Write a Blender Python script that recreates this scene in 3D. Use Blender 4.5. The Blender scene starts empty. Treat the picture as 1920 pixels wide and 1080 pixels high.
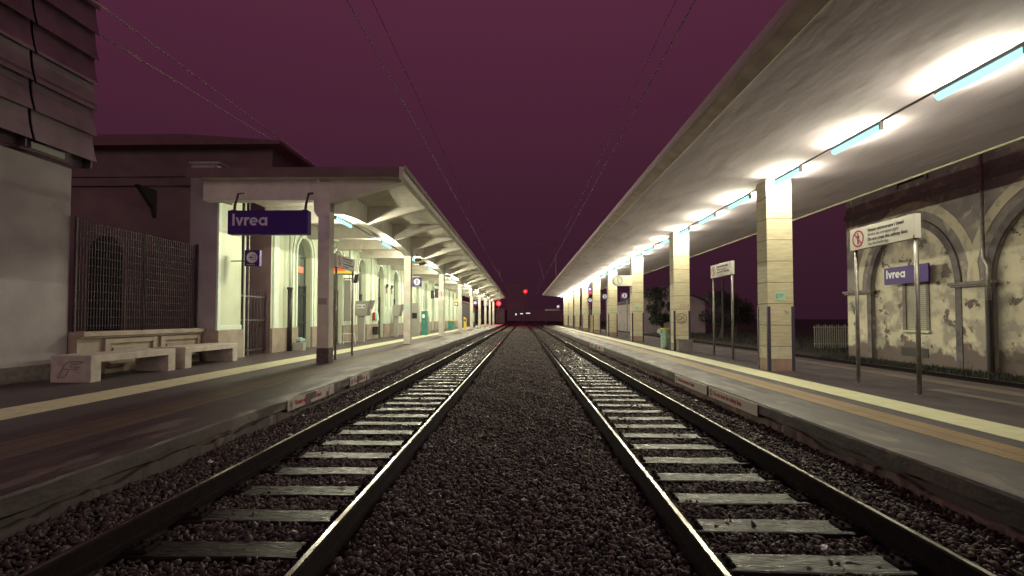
import bpy, math, random
import numpy as np
from mathutils import Vector, Matrix
random.seed(7); RNG = np.random.default_rng(11)
R = math.radians
S = bpy.context.scene; COL = S.collection
H0 = 1.455           # camera height above the rail heads
# ---------------------------------------------------------------- camera, world, exposure
cd = bpy.data.cameras.new('camera'); cam = bpy.data.objects.new('camera', cd); COL.objects.link(cam)
cd.sensor_width = 36; cd.lens = 944/1920*36; cd.clip_start = 0.05; cd.clip_end = 3000
cam.location = (0, 0, H0); cam.rotation_euler = (R(90+1.7), 0, R(1.2)); cd.shift_y = 28/1920
S.camera = cam
S.view_settings.view_transform = 'Standard'; S.view_settings.look = 'None'
S.view_settings.exposure = 0.0; S.view_settings.gamma = 1
W = bpy.data.worlds.new('World'); S.world = W; W.use_nodes = True
nt = W.node_tree; bg = nt.nodes['Background']
tc = nt.nodes.new('ShaderNodeTexCoord'); sp = nt.nodes.new('ShaderNodeSeparateXYZ'); cr = nt.nodes.new('ShaderNodeValToRGB')
nt.links.new(tc.outputs['Generated'], sp.inputs[0]); nt.links.new(sp.outputs['Z'], cr.inputs[0]); nt.links.new(cr.outputs[0], bg.inputs[0])
cr.color_ramp.elements[0].position = 0.0; cr.color_ramp.elements[0].color = (0.030, 0.0100, 0.0180, 1)
em = cr.color_ramp.elements.new(.25); em.color = (.052, .0142, .029, 1)
cr.color_ramp.elements[2].position = 0.55; cr.color_ramp.elements[2].color = (0.088, 0.0208, 0.045, 1)
bg.inputs[1].default_value = 1.0
S.cycles.max_bounces = 6; S.cycles.diffuse_bounces = 3; S.cycles.glossy_bounces = 3; S.cycles.sample_clamp_indirect = 3
S.cycles.use_denoising = True
RIGHT_W, LEFT_W = 205.0, 520.0                     # power of one tube, right and left canopy
TUBE_RGB = (1.0, 0.96, 0.70)
sd = bpy.data.lights.new('town_glow', 'SUN'); sd.energy = 0.40; sd.angle = R(30); sd.color = (1.0, .75, .73)   # weak night glow from behind
so = bpy.data.objects.new('town_glow', sd); COL.objects.link(so); so.rotation_euler = (R(79), 0, R(14))

# ---------------------------------------------------------------- materials
MATS = {}
def mat(name, c1, rough=0.7, c2=None, scale=6.0, lo=.35, hi=.65, bump=0.0, bscale=None, metal=0.0, emit=None, estr=1.0,
        stretch=(1, 1, 1), detail=6.0, rough2=None, spec=0.5, c3=None, scale3=1.0, lo3=.5, hi3=.6, bdist=0.01):
    m = bpy.data.materials.new(name); m.use_nodes = True; n = m.node_tree.nodes; l = m.node_tree.links
    b = n['Principled BSDF']; b.inputs['Base Color'].default_value = (*c1, 1); b.inputs['Roughness'].default_value = rough
    b.inputs['Metallic'].default_value = metal; b.inputs['Specular IOR Level'].default_value = spec
    MATS[name] = m
    if emit:
        b.inputs['Emission Color'].default_value = (*emit, 1); b.inputs['Emission Strength'].default_value = estr
    if c2 is None and not bump: return m
    t = n.new('ShaderNodeTexCoord'); mp = n.new('ShaderNodeMapping'); mp.inputs['Scale'].default_value = stretch
    g = n.new('ShaderNodeNewGeometry'); l.new(g.outputs['Position'], mp.inputs[0])
    nz = n.new('ShaderNodeTexNoise'); nz.inputs['Scale'].default_value = scale; nz.inputs['Detail'].default_value = detail
    l.new(mp.outputs[0], nz.inputs['Vector'])
    if c2:
        r = n.new('ShaderNodeMapRange'); r.inputs[1].default_value = lo; r.inputs[2].default_value = hi; l.new(nz.outputs[0], r.inputs[0])
        mx = n.new('ShaderNodeMix'); mx.data_type = 'RGBA'; mx.inputs[6].default_value = (*c1, 1); mx.inputs[7].default_value = (*c2, 1)
        l.new(r.outputs[0], mx.inputs[0]); out = mx.outputs[2]
        if c3:
            n3 = n.new('ShaderNodeTexNoise'); n3.inputs['Scale'].default_value = scale3; n3.inputs['Detail'].default_value = 8; n3.inputs['Distortion'].default_value = .6
            l.new(mp.outputs[0], n3.inputs['Vector'])
            r3 = n.new('ShaderNodeMapRange'); r3.inputs[1].default_value = lo3; r3.inputs[2].default_value = hi3; l.new(n3.outputs[0], r3.inputs[0])
            m3 = n.new('ShaderNodeMix'); m3.data_type = 'RGBA'; l.new(out, m3.inputs[6]); m3.inputs[7].default_value = (*c3, 1); l.new(r3.outputs[0], m3.inputs[0]); out = m3.outputs[2]
        l.new(out, b.inputs['Base Color'])
        if rough2 is not None:
            rr = n.new('ShaderNodeMapRange'); rr.inputs[1].default_value = lo; rr.inputs[2].default_value = hi; rr.inputs[3].default_value = rough; rr.inputs[4].default_value = rough2
            l.new(nz.outputs[0], rr.inputs[0]); l.new(rr.outputs[0], b.inputs['Roughness'])
    if bump:
        nb = n.new('ShaderNodeTexNoise'); nb.inputs['Scale'].default_value = bscale or scale; nb.inputs['Detail'].default_value = 6; l.new(mp.outputs[0], nb.inputs['Vector'])
        bp = n.new('ShaderNodeBump'); bp.inputs['Strength'].default_value = bump; bp.inputs['Distance'].default_value = bdist
        l.new(nb.outputs[0], bp.inputs['Height']); l.new(bp.outputs[0], b.inputs['Normal'])
    return m
mat('tube_glow', (0, 0, 0), 1.0, emit=(0.46, 1.0, 0.98), estr=1.45, spec=0)
mat('housing', (.30, .28, .27), .5)
mat('conduit', (.12, .11, .11), .6)
mat('ceiling_right', (.76, .66, .74), .85, c2=(.60, .52, .58), scale=.55, stretch=(1.6, .5, 1), lo=.3, hi=.7, bump=.7, bscale=2.2, bdist=.02, c3=(.46, .39, .42), scale3=1.1, lo3=.55, hi3=.75)
mat('canopy_edge', (.74, .62, .58), .8, c2=(.52, .42, .4), scale=2.2, bump=.3, bscale=14)
mat('dark_metal_edge', (.10, .06, .08), .6)
mat('flashing_metal', (.62, .5, .53), .6)
mat('joint_dark', (.07, .055, .045), .9)
mat('cable_pale', (.92, .80, .84), .7)
mat('faint_line', (.16, .14, .115), .6)
mat('travertine', (.62, .55, .38), .55, c2=(.50, .43, .28), scale=3.0, stretch=(1, 1, 7), bump=.15, bscale=40)
mat('pink_stone', (.40, .27, .20), .6, c2=(.28, .19, .15), scale=5)
mat('pale_paint', (.66, .62, .44), .6, c2=(.52, .47, .33), scale=6)
mat('dark_strip', (.035, .03, .06), .4)
mat('white_concrete', (.66, .62, .54), .75, c2=(.55, .51, .43), scale=2.2, bump=.2, bscale=18, c3=(.46, .42, .35), scale3=1.2, lo3=.58, hi3=.75)
mat('dirty_base', (.07, .05, .05), .7, c2=(.14, .11, .10), scale=9)
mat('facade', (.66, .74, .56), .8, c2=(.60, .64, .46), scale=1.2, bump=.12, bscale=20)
mat('facade_trim', (.68, .84, .74), .75, c2=(.72, .75, .6), scale=3)
mat('plinth_stone', (.36, .30, .23), .7, c2=(.26, .21, .17), scale=2.5, bump=.2, bscale=15)
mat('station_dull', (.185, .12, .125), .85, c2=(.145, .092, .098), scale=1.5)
mat('roof_tile', (.19, .10, .12), .9, c2=(.15, .08, .095), scale=8)
mat('grey_plaster', (.36, .32, .33), .8, c2=(.29, .26, .27), scale=1.6, bump=.25, bscale=22, c3=(.22, .19, .2), scale3=.7, lo3=.58, hi3=.8)
mat('panel_metal', (.34, .28, .30), .38, c2=(.24, .19, .21), scale=1.8, metal=.2, rough2=.55)
mat('grille_iron', (.035, .025, .028), .7)
mat('black_iron', (.025, .02, .022), .5)
mat('concrete_bench', (.52, .46, .40), .8, c2=(.40, .35, .31), scale=7, bump=.25, bscale=60)
mat('groove', (.20, .165, .15), .9)
mat('asphalt', (.062, .050, .058), .5, c2=(.040, .032, .037), scale=2.2, rough2=.7, bump=.35, bscale=70, stretch=(1, .6, 1), c3=(.09, .073, .078), scale3=.8, lo3=.55, hi3=.75, bdist=.004)
mat('kerb_stone_dark', (.055, .038, .042), .7, c2=(.03, .02, .023), scale=3.0, stretch=(1, .5, 1), bump=.35, bscale=30, rough2=.45)
mat('kerb_stone', (.10, .077, .076), .7, c2=(.05, .036, .039), scale=2.2, lo=.4, hi=.62, stretch=(2, .7, 1), bump=.7, bscale=24, rough2=.5, c3=(.17, .14, .12), scale3=1.6, lo3=.54, hi3=.62)
mat('platform_wall', (.08, .058, .06), .75, c2=(.08, .06, .06), scale=2.2, bump=.5, bscale=16, c3=(.26, .18, .15), scale3=2.4, lo3=.6, hi3=.72)
mat('brick_foot', (.22, .13, .12), .85, c2=(.10, .07, .07), scale=4.5, bump=.5, bscale=24)
mat('white_line', (.72, .70, .46), .5, c2=(.56, .54, .36), scale=5, lo=.45, hi=.75, bump=.1, bscale=50)
mat('worn_line', (.50, .47, .33), .55, c2=(.36, .33, .24), scale=5, lo=.4, hi=.7, bump=.1, bscale=50)
mat('iron_wheel', (.05, .04, .04), .5)
mat('rust', (.018, .011, .012), .95, c2=(.010, .006, .008), scale=14, bump=.4, bscale=50, spec=.15)
mat('steel', (.50, .47, .42), .22, c2=(.20, .17, .155), scale=9, stretch=(1, .25, 1), metal=1.0, rough2=.42, lo=.45, hi=.6)
mat('ballast_bed', (.07, .05, .055), .8, c2=(.045, .032, .036), scale=14, bump=1.0, bscale=22, bdist=.05)
mat('earth', (.03, .024, .022), .95, c2=(.015, .012, .013), scale=2)
mat('wet_wood', (.024, .017, .018), .26, c2=(.013, .009, .010), scale=5, stretch=(1.2, 8, 1), rough2=.6, lo=.42, hi=.6, bump=.45, bscale=14, spec=.24)
mat('sign_white', (.70, .66, .60), .4)
mat('sign_white_worn', (.50, .45, .42), .5, c2=(.30, .25, .24), scale=9, lo=.5, hi=.65)
mat('sign_blue', (.065, .026, .19), .4, spec=.12)
mat('sign_red', (.42, .02, .05), .45)
mat('sign_ink', (.035, .03, .04), .5)
mat('ink_grey', (.22, .20, .20), .5)
mat('letter_pale', (.62, .56, .66), .5)
mat('letter_white', (.80, .80, .80), .4)
mat('galvanised', (.34, .31, .28), .38, c2=(.24, .22, .2), scale=9, metal=.55, rough2=.55)
mat('mint', (.38, .66, .50), .5)
mat('yellow', (.72, .52, .08), .5)
mat('teal', (.06, .30, .24), .45, c2=(.04, .2, .17), scale=6)
mat('bag', (.42, .60, .52), .35, c2=(.30, .46, .40), scale=14, bump=.8, bscale=22, bdist=.03)
mat('grey_box', (.22, .20, .19), .5, c2=(.15, .13, .13), scale=5)
mat('machine_grey', (.34, .33, .29), .45)
mat('glass_dark', (.025, .025, .025), .12, spec=.4)
mat('glass_lit', (.10, .12, .10), .12, emit=(.45, .55, .38), estr=.04, spec=.5)
mat('door_green', (.10, .11, .085), .5)
mat('screen_orange', (.3, .05, .01), .5, emit=(1.0, .17, .05), estr=.55)
mat('lamp_red', (.2, 0, 0), .5, emit=(1.0, .06, .03), estr=3.0)
mat('lamp_pale', (.3, .3, .3), .5, emit=(.9, 1.0, .85), estr=1.0)
mat('lamp_red_wide', (.2, 0, 0), .5, emit=(.75, .01, .02), estr=.9)
mat('blue_lit', (.05, .05, .2), .5, emit=(.10, .08, .42), estr=.8)
mat('shutter', (.42, .39, .30), .7)
mat('leaf', (.035, .042, .028), .8, c2=(.02, .026, .017), scale=2)
mat('bark', (.06, .045, .035), .9)
mat('grass_blades', (.040, .042, .026), .8, c2=(.022, .024, .016), scale=3)
mat('wire', (.2, .15, .17), .8)
mat('far_wall', (.30, .25, .25), .9, c2=(.22, .18, .19), scale=.6)
mat('far_block', (.24, .13, .16), .95, c2=(.2, .11, .14), scale=.1)
mat('far_white', (.36, .33, .28), .8)
mat('tile_dark', (.05, .04, .045), .8)
mat('clock_face', (.72, .70, .55), .5)
# tactile paving and stone: pattern nodes
def pattern_mat(name, base, line, cell, width=.12, rough=.55, rows_only=False, axis='XY', bumpy=.6, base2=None):
    m = mat(name, base, rough, c2=base2 or tuple(v*.72 for v in base), scale=2.5)
    n = m.node_tree.nodes; l = m.node_tree.links; b = n['Principled BSDF']
    src = b.inputs['Base Color'].links[0].from_socket
    g = n.new('ShaderNodeNewGeometry'); s = n.new('ShaderNodeSeparateXYZ'); l.new(g.outputs['Position'], s.inputs[0])
    masks = []
    for ax in axis:
        d = n.new('ShaderNodeMath'); d.operation = 'DIVIDE'; l.new(s.outputs[ax], d.inputs[0]); d.inputs[1].default_value = cell[axis.index(ax)]
        f = n.new('ShaderNodeMath'); f.operation = 'FRACT'; l.new(d.outputs[0], f.inputs[0])
        c = n.new('ShaderNodeMath'); c.operation = 'LESS_THAN'; l.new(f.outputs[0], c.inputs[0]); c.inputs[1].default_value = width
        masks.append(c.outputs[0])
    mk = masks[0]
    if len(masks) > 1:
        a = n.new('ShaderNodeMath'); a.operation = 'MAXIMUM'; l.new(masks[0], a.inputs[0]); l.new(masks[1], a.inputs[1]); mk = a.outputs[0]
    mx = n.new('ShaderNodeMix'); mx.data_type = 'RGBA'; l.new(mk, mx.inputs[0]); l.new(src, mx.inputs[6]); mx.inputs[7].default_value = (*line, 1)
    l.new(mx.outputs[2], b.inputs['Base Color'])
    bp = n.new('ShaderNodeBump'); bp.inputs['Strength'].default_value = bumpy; bp.inputs['Distance'].default_value = .01; bp.invert = True
    l.new(mk, bp.inputs['Height']); l.new(bp.outputs[0], b.inputs['Normal'])
    return m
pattern_mat('tactile', (.32, .205, .09), (.17, .11, .055), (.30, .10), .16)
pattern_mat('tactile_left', (.17, .125, .085), (.09, .065, .05), (.30, .10), .16)
pattern_mat('paving', (.080, .055, .066), (.035, .024, .03), (.22, .22), .10, rough=.55)
pattern_mat('louvre', (.42, .39, .30), (.16, .14, .11), (.07,), .3, axis='Z')
# ruined plaster
def ruin_mat():
    m = bpy.data.materials.new('peeling_plaster'); m.use_nodes = True; n = m.node_tree.nodes; l = m.node_tree.links; b = n['Principled BSDF']
    g = n.new('ShaderNodeNewGeometry'); b.inputs['Roughness'].default_value = .88
    def noise(sc, det=10, dis=0.0, rgh=.55, off=0):
        mp = n.new('ShaderNodeMapping'); mp.inputs['Location'].default_value = (off, off*2, off*3); l.new(g.outputs['Position'], mp.inputs[0])
        z = n.new('ShaderNodeTexNoise'); z.inputs['Scale'].default_value = sc; z.inputs['Detail'].default_value = det; z.inputs['Distortion'].default_value = dis; z.inputs['Roughness'].default_value = rgh
        l.new(mp.outputs[0], z.inputs['Vector']); return z.outputs[0]
    def ramp(s, lo, hi):
        r = n.new('ShaderNodeMapRange'); r.inputs[1].default_value = lo; r.inputs[2].default_value = hi; l.new(s, r.inputs[0]); return r.outputs[0]
    def mix(a, bcol, f):
        x = n.new('ShaderNodeMix'); x.data_type = 'RGBA'; l.new(f, x.inputs[0])
        if isinstance(a, tuple): x.inputs[6].default_value = (*a, 1)
        else: l.new(a, x.inputs[6])
        x.inputs[7].default_value = (*bcol, 1); return x.outputs[2]
    c = mix((.70, .64, .48), (.52, .46, .36), ramp(noise(.9, 8, 0, .6), .38, .68))
    c = mix(c, (.36, .32, .27), ramp(noise(1.5, 12, .2, .62, 3), .46, .58))
    c = mix(c, (.15, .12, .115), ramp(noise(1.5, 12, .25, .68, 9), .575, .60))
    c = mix(c, (.22, .14, .12), ramp(noise(2.6, 8, .4, .6, 17), .66, .69))
    # the lower 0.5 m has lost its render
    s = n.new('ShaderNodeSeparateXYZ'); l.new(g.outputs['Position'], s.inputs[0])
    nn = noise(1.1, 8, .5, .6, 30); ad = n.new('ShaderNodeMath'); ad.operation = 'MULTIPLY_ADD'; l.new(nn, ad.inputs[0]); ad.inputs[1].default_value = -2.2; l.new(s.outputs['Z'], ad.inputs[2])
    c = mix(c, (.17, .13, .12), ramp(ad.outputs[0], -.55, -.75))
    l.new(c, b.inputs['Base Color'])
    bp = n.new('ShaderNodeBump'); bp.inputs['Strength'].default_value = .7; bp.inputs['Distance'].default_value = .03
    l.new(ramp(noise(1.5, 12, .25, .68, 9), .565, .60), bp.inputs['Height']); bp.invert = True; l.new(bp.outputs[0], b.inputs['Normal'])
    MATS['peeling_plaster'] = m
ruin_mat()
# sleepers differ from one to the next
m = MATS['wet_wood']; n_ = m.node_tree.nodes; l_ = m.node_tree.links; b_ = n_['Principled BSDF']; src = b_.inputs['Base Color'].links[0].from_socket
oi = n_.new('ShaderNodeObjectInfo'); mr = n_.new('ShaderNodeMapRange'); mr.inputs[3].default_value = .35; mr.inputs[4].default_value = 1.35; l_.new(oi.outputs['Random'], mr.inputs[0])
mv = n_.new('ShaderNodeVectorMath'); mv.operation = 'SCALE'; l_.new(src, mv.inputs[0]); l_.new(mr.outputs[0], mv.inputs['Scale']); l_.new(mv.outputs[0], b_.inputs['Base Color'])
mat('spandrel_grey', (.27, .24, .23), .85, c2=(.19, .165, .165), scale=1.6, lo=.4, hi=.6, c3=(.40, .36, .28), scale3=1.7, lo3=.56, hi3=.6)
mat('arch_grey', (.17, .145, .145), .8, c2=(.09, .075, .08), scale=4)
mat('arch_pale', (.56, .51, .38), .8, c2=(.42, .38, .30), scale=3, lo=.5, hi=.6)
mat('corbel', (.22, .19, .18), .8, c2=(.15, .13, .12), scale=6)
mat('graffiti', (.04, .035, .045), .6)
mat('graffiti_faint', (.28, .25, .22), .6)

# ---------------------------------------------------------------- mesh helpers
class MB:
    def __init__(s): s.v = []; s.f = []; s.mi = []; s.cur = 0
    def add(s, vs, fs):
        o = len(s.v); s.v += [tuple(p) for p in vs]; s.f += [tuple(i+o for i in f) for f in fs]; s.mi += [s.cur]*len(fs); return s
    def box(s, x0, x1, y0, y1, z0, z1):
        if x0 > x1: x0, x1 = x1, x0
        if y0 > y1: y0, y1 = y1, y0
        if z0 > z1: z0, z1 = z1, z0
        return s.add([(x0,y0,z0),(x1,y0,z0),(x1,y1,z0),(x0,y1,z0),(x0,y0,z1),(x1,y0,z1),(x1,y1,z1),(x0,y1,z1)],
                     [(0,3,2,1),(4,5,6,7),(0,1,5,4),(1,2,6,5),(2,3,7,6),(3,0,4,7)])
    def cbox(s, x0, x1, y0, y1, z0, z1, b=.012):       # box with chamfered vertical edges and top
        p = [(x0+b,y0),(x1-b,y0),(x1,y0+b),(x1,y1-b),(x1-b,y1),(x0+b,y1),(x0,y1-b),(x0,y0+b)]
        q = [(min(max(x, x0+b), x1-b), min(max(y, y0+b), y1-b)) for x, y in p]
        vs = [(x,y,z0) for x,y in p]+[(x,y,z1-b) for x,y in p]+[(x,y,z1) for x,y in q]
        fs = [tuple(reversed(range(8)))]+[(i,(i+1)%8,8+(i+1)%8,8+i) for i in range(8)]+[(8+i,8+(i+1)%8,16+(i+1)%8,16+i) for i in range(8)]+[tuple(range(16,24))]
        return s.add(vs, fs)
    def prism(s, poly, a0, a1, axis='y'):                # poly in the two other axes
        def P(u, v, a): return {'y':(u,a,v),'x':(a,u,v),'z':(u,v,a)}[axis]
        n = len(poly); vs = [P(u,v,a0) for u,v in poly]+[P(u,v,a1) for u,v in poly]
        return s.add(vs, [tuple(range(n)), tuple(reversed(range(n,2*n)))]+[(i,n+i,n+(i+1)%n,(i+1)%n) for i in range(n)])
    def tube(s, pts, r, n=8, caps=True):
        pts = [Vector(p) for p in pts]; rs = r if isinstance(r, (list, tuple)) else [r]*len(pts); rings = []
        for i, p in enumerate(pts):
            d = (pts[min(i+1,len(pts)-1)]-pts[max(i-1,0)]).normalized()
            a = d.cross(Vector((0,0,1)) if abs(d.z) < .9 else Vector((1,0,0))).normalized(); b = d.cross(a)
            rings.append([p+(a*math.cos(t)+b*math.sin(t))*rs[i] for t in [2*math.pi*k/n for k in range(n)]])
        vs = [q for rg in rings for q in rg]; fs = []
        for i in range(len(pts)-1):
            for k in range(n): fs.append((i*n+k, i*n+(k+1)%n, (i+1)*n+(k+1)%n, (i+1)*n+k))
        if caps: fs += [tuple(reversed(range(n))), tuple(range(len(vs)-n, len(vs)))]
        return s.add(vs, fs)
    def ribbon(s, pts, w, y, t=.002, closed=False):      # stroke in the XZ plane facing -Y
        pts = [Vector((p[0], 0, p[1])) for p in pts]; n = len(pts); L = []
        for i in range(n):
            a = pts[(i-1) % n] if (closed or i) else pts[i]; b = pts[(i+1) % n] if (closed or i < n-1) else pts[i]
            d = (b-a).normalized(); nn = Vector((-d.z, 0, d.x)); L.append((pts[i]+nn*w/2, pts[i]-nn*w/2))
        for i in range(n if closed else n-1):
            a, b = L[i], L[(i+1) % n]
            vs = [(p.x, y, p.z) for p in (a[0], b[0], b[1], a[1])]; vs += [(x, y-t, z) for x, _, z in vs]
            s.add(vs, [(0,1,2,3),(7,6,5,4),(0,4,5,1),(1,5,6,2),(2,6,7,3),(3,7,4,0)])
        return s
    def disc(s, cx, cz, r, y, t=.002, n=24, sx=1):
        p = [(cx+sx*r*math.cos(2*math.pi*k/n), cz+r*math.sin(2*math.pi*k/n)) for k in range(n)]
        return s.prism(p, y-t, y)
    def build(s, name, m, parent=None, smooth=False, loc=None, recalc=True):
        me = bpy.data.meshes.new(name); me.from_pydata(s.v, [], s.f)
        for mm in (m if isinstance(m, (list, tuple)) else [m]): me.materials.append(MATS[mm])
        if any(s.mi): me.polygons.foreach_set('material_index', s.mi)
        if smooth: me.polygons.foreach_set('use_smooth', [True]*len(me.polygons))
        if recalc and len(s.f) < 20000:
            import bmesh
            bm = bmesh.new(); bm.from_mesh(me); bmesh.ops.recalc_face_normals(bm, faces=bm.faces); bm.to_mesh(me); bm.free()
        me.update()
        o = bpy.data.objects.new(name, me); COL.objects.link(o)
        if parent: o.parent = parent
        if loc: o.location = loc
        return o
def B(): return MB()
def tag(o, label=None, cat=None, group=None, kind=None):
    if label: o['label'] = label
    if cat: o['category'] = cat
    if group: o['group'] = group
    if kind: o['kind'] = kind
    return o
def thing(name, label, cat, loc=(0,0,0), rz=0, group=None):
    o = bpy.data.objects.new(name, None); COL.objects.link(o); o.empty_display_size = .2
    o.location = loc; o.rotation_euler = (0,0,rz); return tag(o, label, cat, group)
def dup(o, loc=None, rz=None, label=None, parent=None):
    c = o.copy(); COL.objects.link(c); c.parent = parent
    if loc is not None: c.location = loc
    if rz is not None: c.rotation_euler = (0,0,rz)
    if label: c['label'] = label
    for ch in list(o.children): dup(ch, parent=c)
    return c
def text(parent, body, size, loc, m, bold=0.0, ext=.0015, sx=1.0, align='LEFT', name='lettering', rz=0):
    cu = bpy.data.curves.new(name, 'FONT'); cu.body = body; cu.size = size; cu.extrude = ext; cu.offset = bold*size; cu.align_x = align; cu.resolution_u = 3
    cu.materials.append(MATS[m]); t = bpy.data.objects.new(name, cu); COL.objects.link(t); bpy.context.view_layer.update()
    me = bpy.data.meshes.new_from_object(t.evaluated_get(bpy.context.evaluated_depsgraph_get())); bpy.data.objects.remove(t)
    me.name = name; o = bpy.data.objects.new(name, me); COL.objects.link(o); o.parent = parent
    o.location = loc; o.rotation_euler = (R(90), 0, rz); o.scale = (sx, 1, 1); return o
ORD = ['first','second','third','fourth','fifth','sixth','seventh','eighth','ninth','tenth','eleventh','twelfth','thirteenth','fourteenth','fifteenth','sixteenth','seventeenth','eighteenth','nineteenth','twentieth']

PZ = .205                                                        # platform top
RX = (-2.83, -1.33, 1.165, 2.665)
# ---------------------------------------------------------------- ground, platforms
b = B().box(-400, 400, -60, 900, -1.5, -.40); tag(b.build('ground', 'earth'), kind='structure')
b = B()
prof = [(-3.69,-.10),(-3.2,-.12),(-2.93,-.135),(-2.80,-.19),(-1.36,-.19),(-1.22,-.135),(-.8,-.11),(.6,-.11),(1.05,-.135),(1.20,-.19),(2.63,-.19),(2.77,-.135),(3.1,-.12),(3.52,-.10)]
def hb(x):
    return float(np.interp(x, [p[0] for p in prof], [p[1] for p in prof]))
n = len(prof)
vs = []; ys = [-8, 0, 10, 30, 100, 260]
for y in ys: vs += [(p[0], y, p[1]-.035) for p in prof]
b.add(vs, [(j*n+i, j*n+i+1, (j+1)*n+i+1, (j+1)*n+i) for j in range(len(ys)-1) for i in range(n-1)])
tag(b.build('ballast_bed', 'ballast_bed'), kind='structure')
b = B().box(8.86, 13.2, -8, 260, -.3, -.16); tag(b.build('trackbed', 'ballast_bed'), kind='structure')

def stones(name, x0, x1, y0, y1, per, smin, smax, label, zoff=0.0, hfun=hb, matn='stone'):
    A = (x1-x0)*(y1-y0); N = int(A*per)
    ph = (1+5**.5)/2
    ico = np.array([(-1,ph,0),(1,ph,0),(-1,-ph,0),(1,-ph,0),(0,-1,ph),(0,1,ph),(0,-1,-ph),(0,1,-ph),(ph,0,-1),(ph,0,1),(-ph,0,-1),(-ph,0,1)])/1.902
    tri = np.array([(0,11,5),(0,5,1),(0,1,7),(0,7,10),(0,10,11),(1,5,9),(5,11,4),(11,10,2),(10,7,6),(7,1,8),(3,9,4),(3,4,2),(3,2,6),(3,6,8),(3,8,9),(4,9,5),(2,4,11),(6,2,10),(8,6,7),(9,8,1)])
    X = RNG.uniform(x0, x1, N); Y = RNG.uniform(y0, y1, N)
    s = RNG.uniform(smin, smax, N)*(1+.5*(RNG.random(N) < .12))
    xs = [p[0] for p in prof]; zs = [p[1] for p in prof]
    Z = (np.interp(X, xs, zs) if hfun is hb else np.full(N, hfun)) + RNG.uniform(-.03, .012, N) + zoff + .012*np.sin(X*5+Y*3.1)
    for rx in RX:
        d = np.abs(X-rx) < .10; Z[d] -= .06
    for cx_, of in ((-2.08, .12), (1.915, 0.0)):                 # few stones lie on the sleepers themselves
        ph = np.mod(Y-(2.83+of)+.3025, .605)-.3025
        d = (np.abs(X-cx_) < .72) & (np.abs(ph) < .145) & (RNG.random(N) < .93); Z[d] -= .07
    sc = np.stack([s*RNG.uniform(.9,1.6,N), s*RNG.uniform(.6,1.1,N), s*RNG.uniform(.35,.8,N)], 1)
    q = RNG.normal(size=(N,4))*np.array([1,.35,.35,1]); q /= np.linalg.norm(q, axis=1)[:,None]; w,x,y,z = q.T
    M = np.stack([1-2*(y*y+z*z),2*(x*y-z*w),2*(x*z+y*w),2*(x*y+z*w),1-2*(x*x+z*z),2*(y*z-x*w),2*(x*z-y*w),2*(y*z+x*w),1-2*(x*x+y*y)],1).reshape(N,3,3)
    V = ico[None]*sc[:,None,:]*RNG.uniform(.55,1.3,(N,12,1)); V = np.einsum('nij,nkj->nki', M, V)+np.stack([X,Y,Z],1)[:,None,:]
    F = (tri[None]+(np.arange(N)*12)[:,None,None]).reshape(-1)
    me = bpy.data.meshes.new(name); me.vertices.add(N*12); me.vertices.foreach_set('co', V.reshape(-1).astype(np.float32))
    nf = N*20; me.loops.add(nf*3); me.loops.foreach_set('vertex_index', F.astype(np.int32)); me.polygons.add(nf)
    me.polygons.foreach_set('loop_start', (np.arange(nf)*3).astype(np.int32)); me.polygons.foreach_set('loop_total', np.full(nf,3,np.int32)) if False else None
    me.update(calc_edges=True); me.validate()
    me.materials.append(MATS[matn]); o = bpy.data.objects.new(name, me); COL.objects.link(o)
    return tag(o, label, 'gravel', kind='stuff')
# stones: colour differs per stone through the mesh island
m = mat('stone', (.10, .085, .08), .5, spec=.2); nn = m.node_tree.nodes; ll = m.node_tree.links; bb = nn['Principled BSDF']
g = nn.new('ShaderNodeNewGeometry'); rp = nn.new('ShaderNodeValToRGB'); ll.new(g.outputs['Random Per Island'], rp.inputs[0]); ll.new(rp.outputs[0], bb.inputs['Base Color'])
e = rp.color_ramp.elements; e[0].color = (.060,.045,.047,1); e[1].color = (.22,.19,.16,1); e[1].position = 1.0
for p_, c_ in ((.5,(.082,.066,.066,1)), (.88,(.112,.094,.088,1)), (.985,(.17,.145,.125,1))):
    k = e.new(p_); k.color = c_
r2 = nn.new('ShaderNodeMapRange'); r2.inputs[3].default_value = .45; r2.inputs[4].default_value = .85; ll.new(g.outputs['Random Per Island'], r2.inputs[0]); ll.new(r2.outputs[0], bb.inputs['Roughness'])
stones('ballast', -3.66, 3.48, 2.2, 6.5, 1700, .011, .025, 'dark wet crushed stone ballast filling the trackbed between the two platforms')
stones('ballast', -3.66, 3.48, 6.5, 12, 900, .015, .028, 'dark crushed stone ballast a few steps along the trackbed')
stones('ballast', -3.66, 3.48, 12, 22, 400, .024, .036, 'dark crushed stone ballast farther along the trackbed')
stones('ballast', -3.66, 3.48, 22, 60, 70, .045, .07, 'dim crushed stone ballast in the far trackbed')

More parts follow.
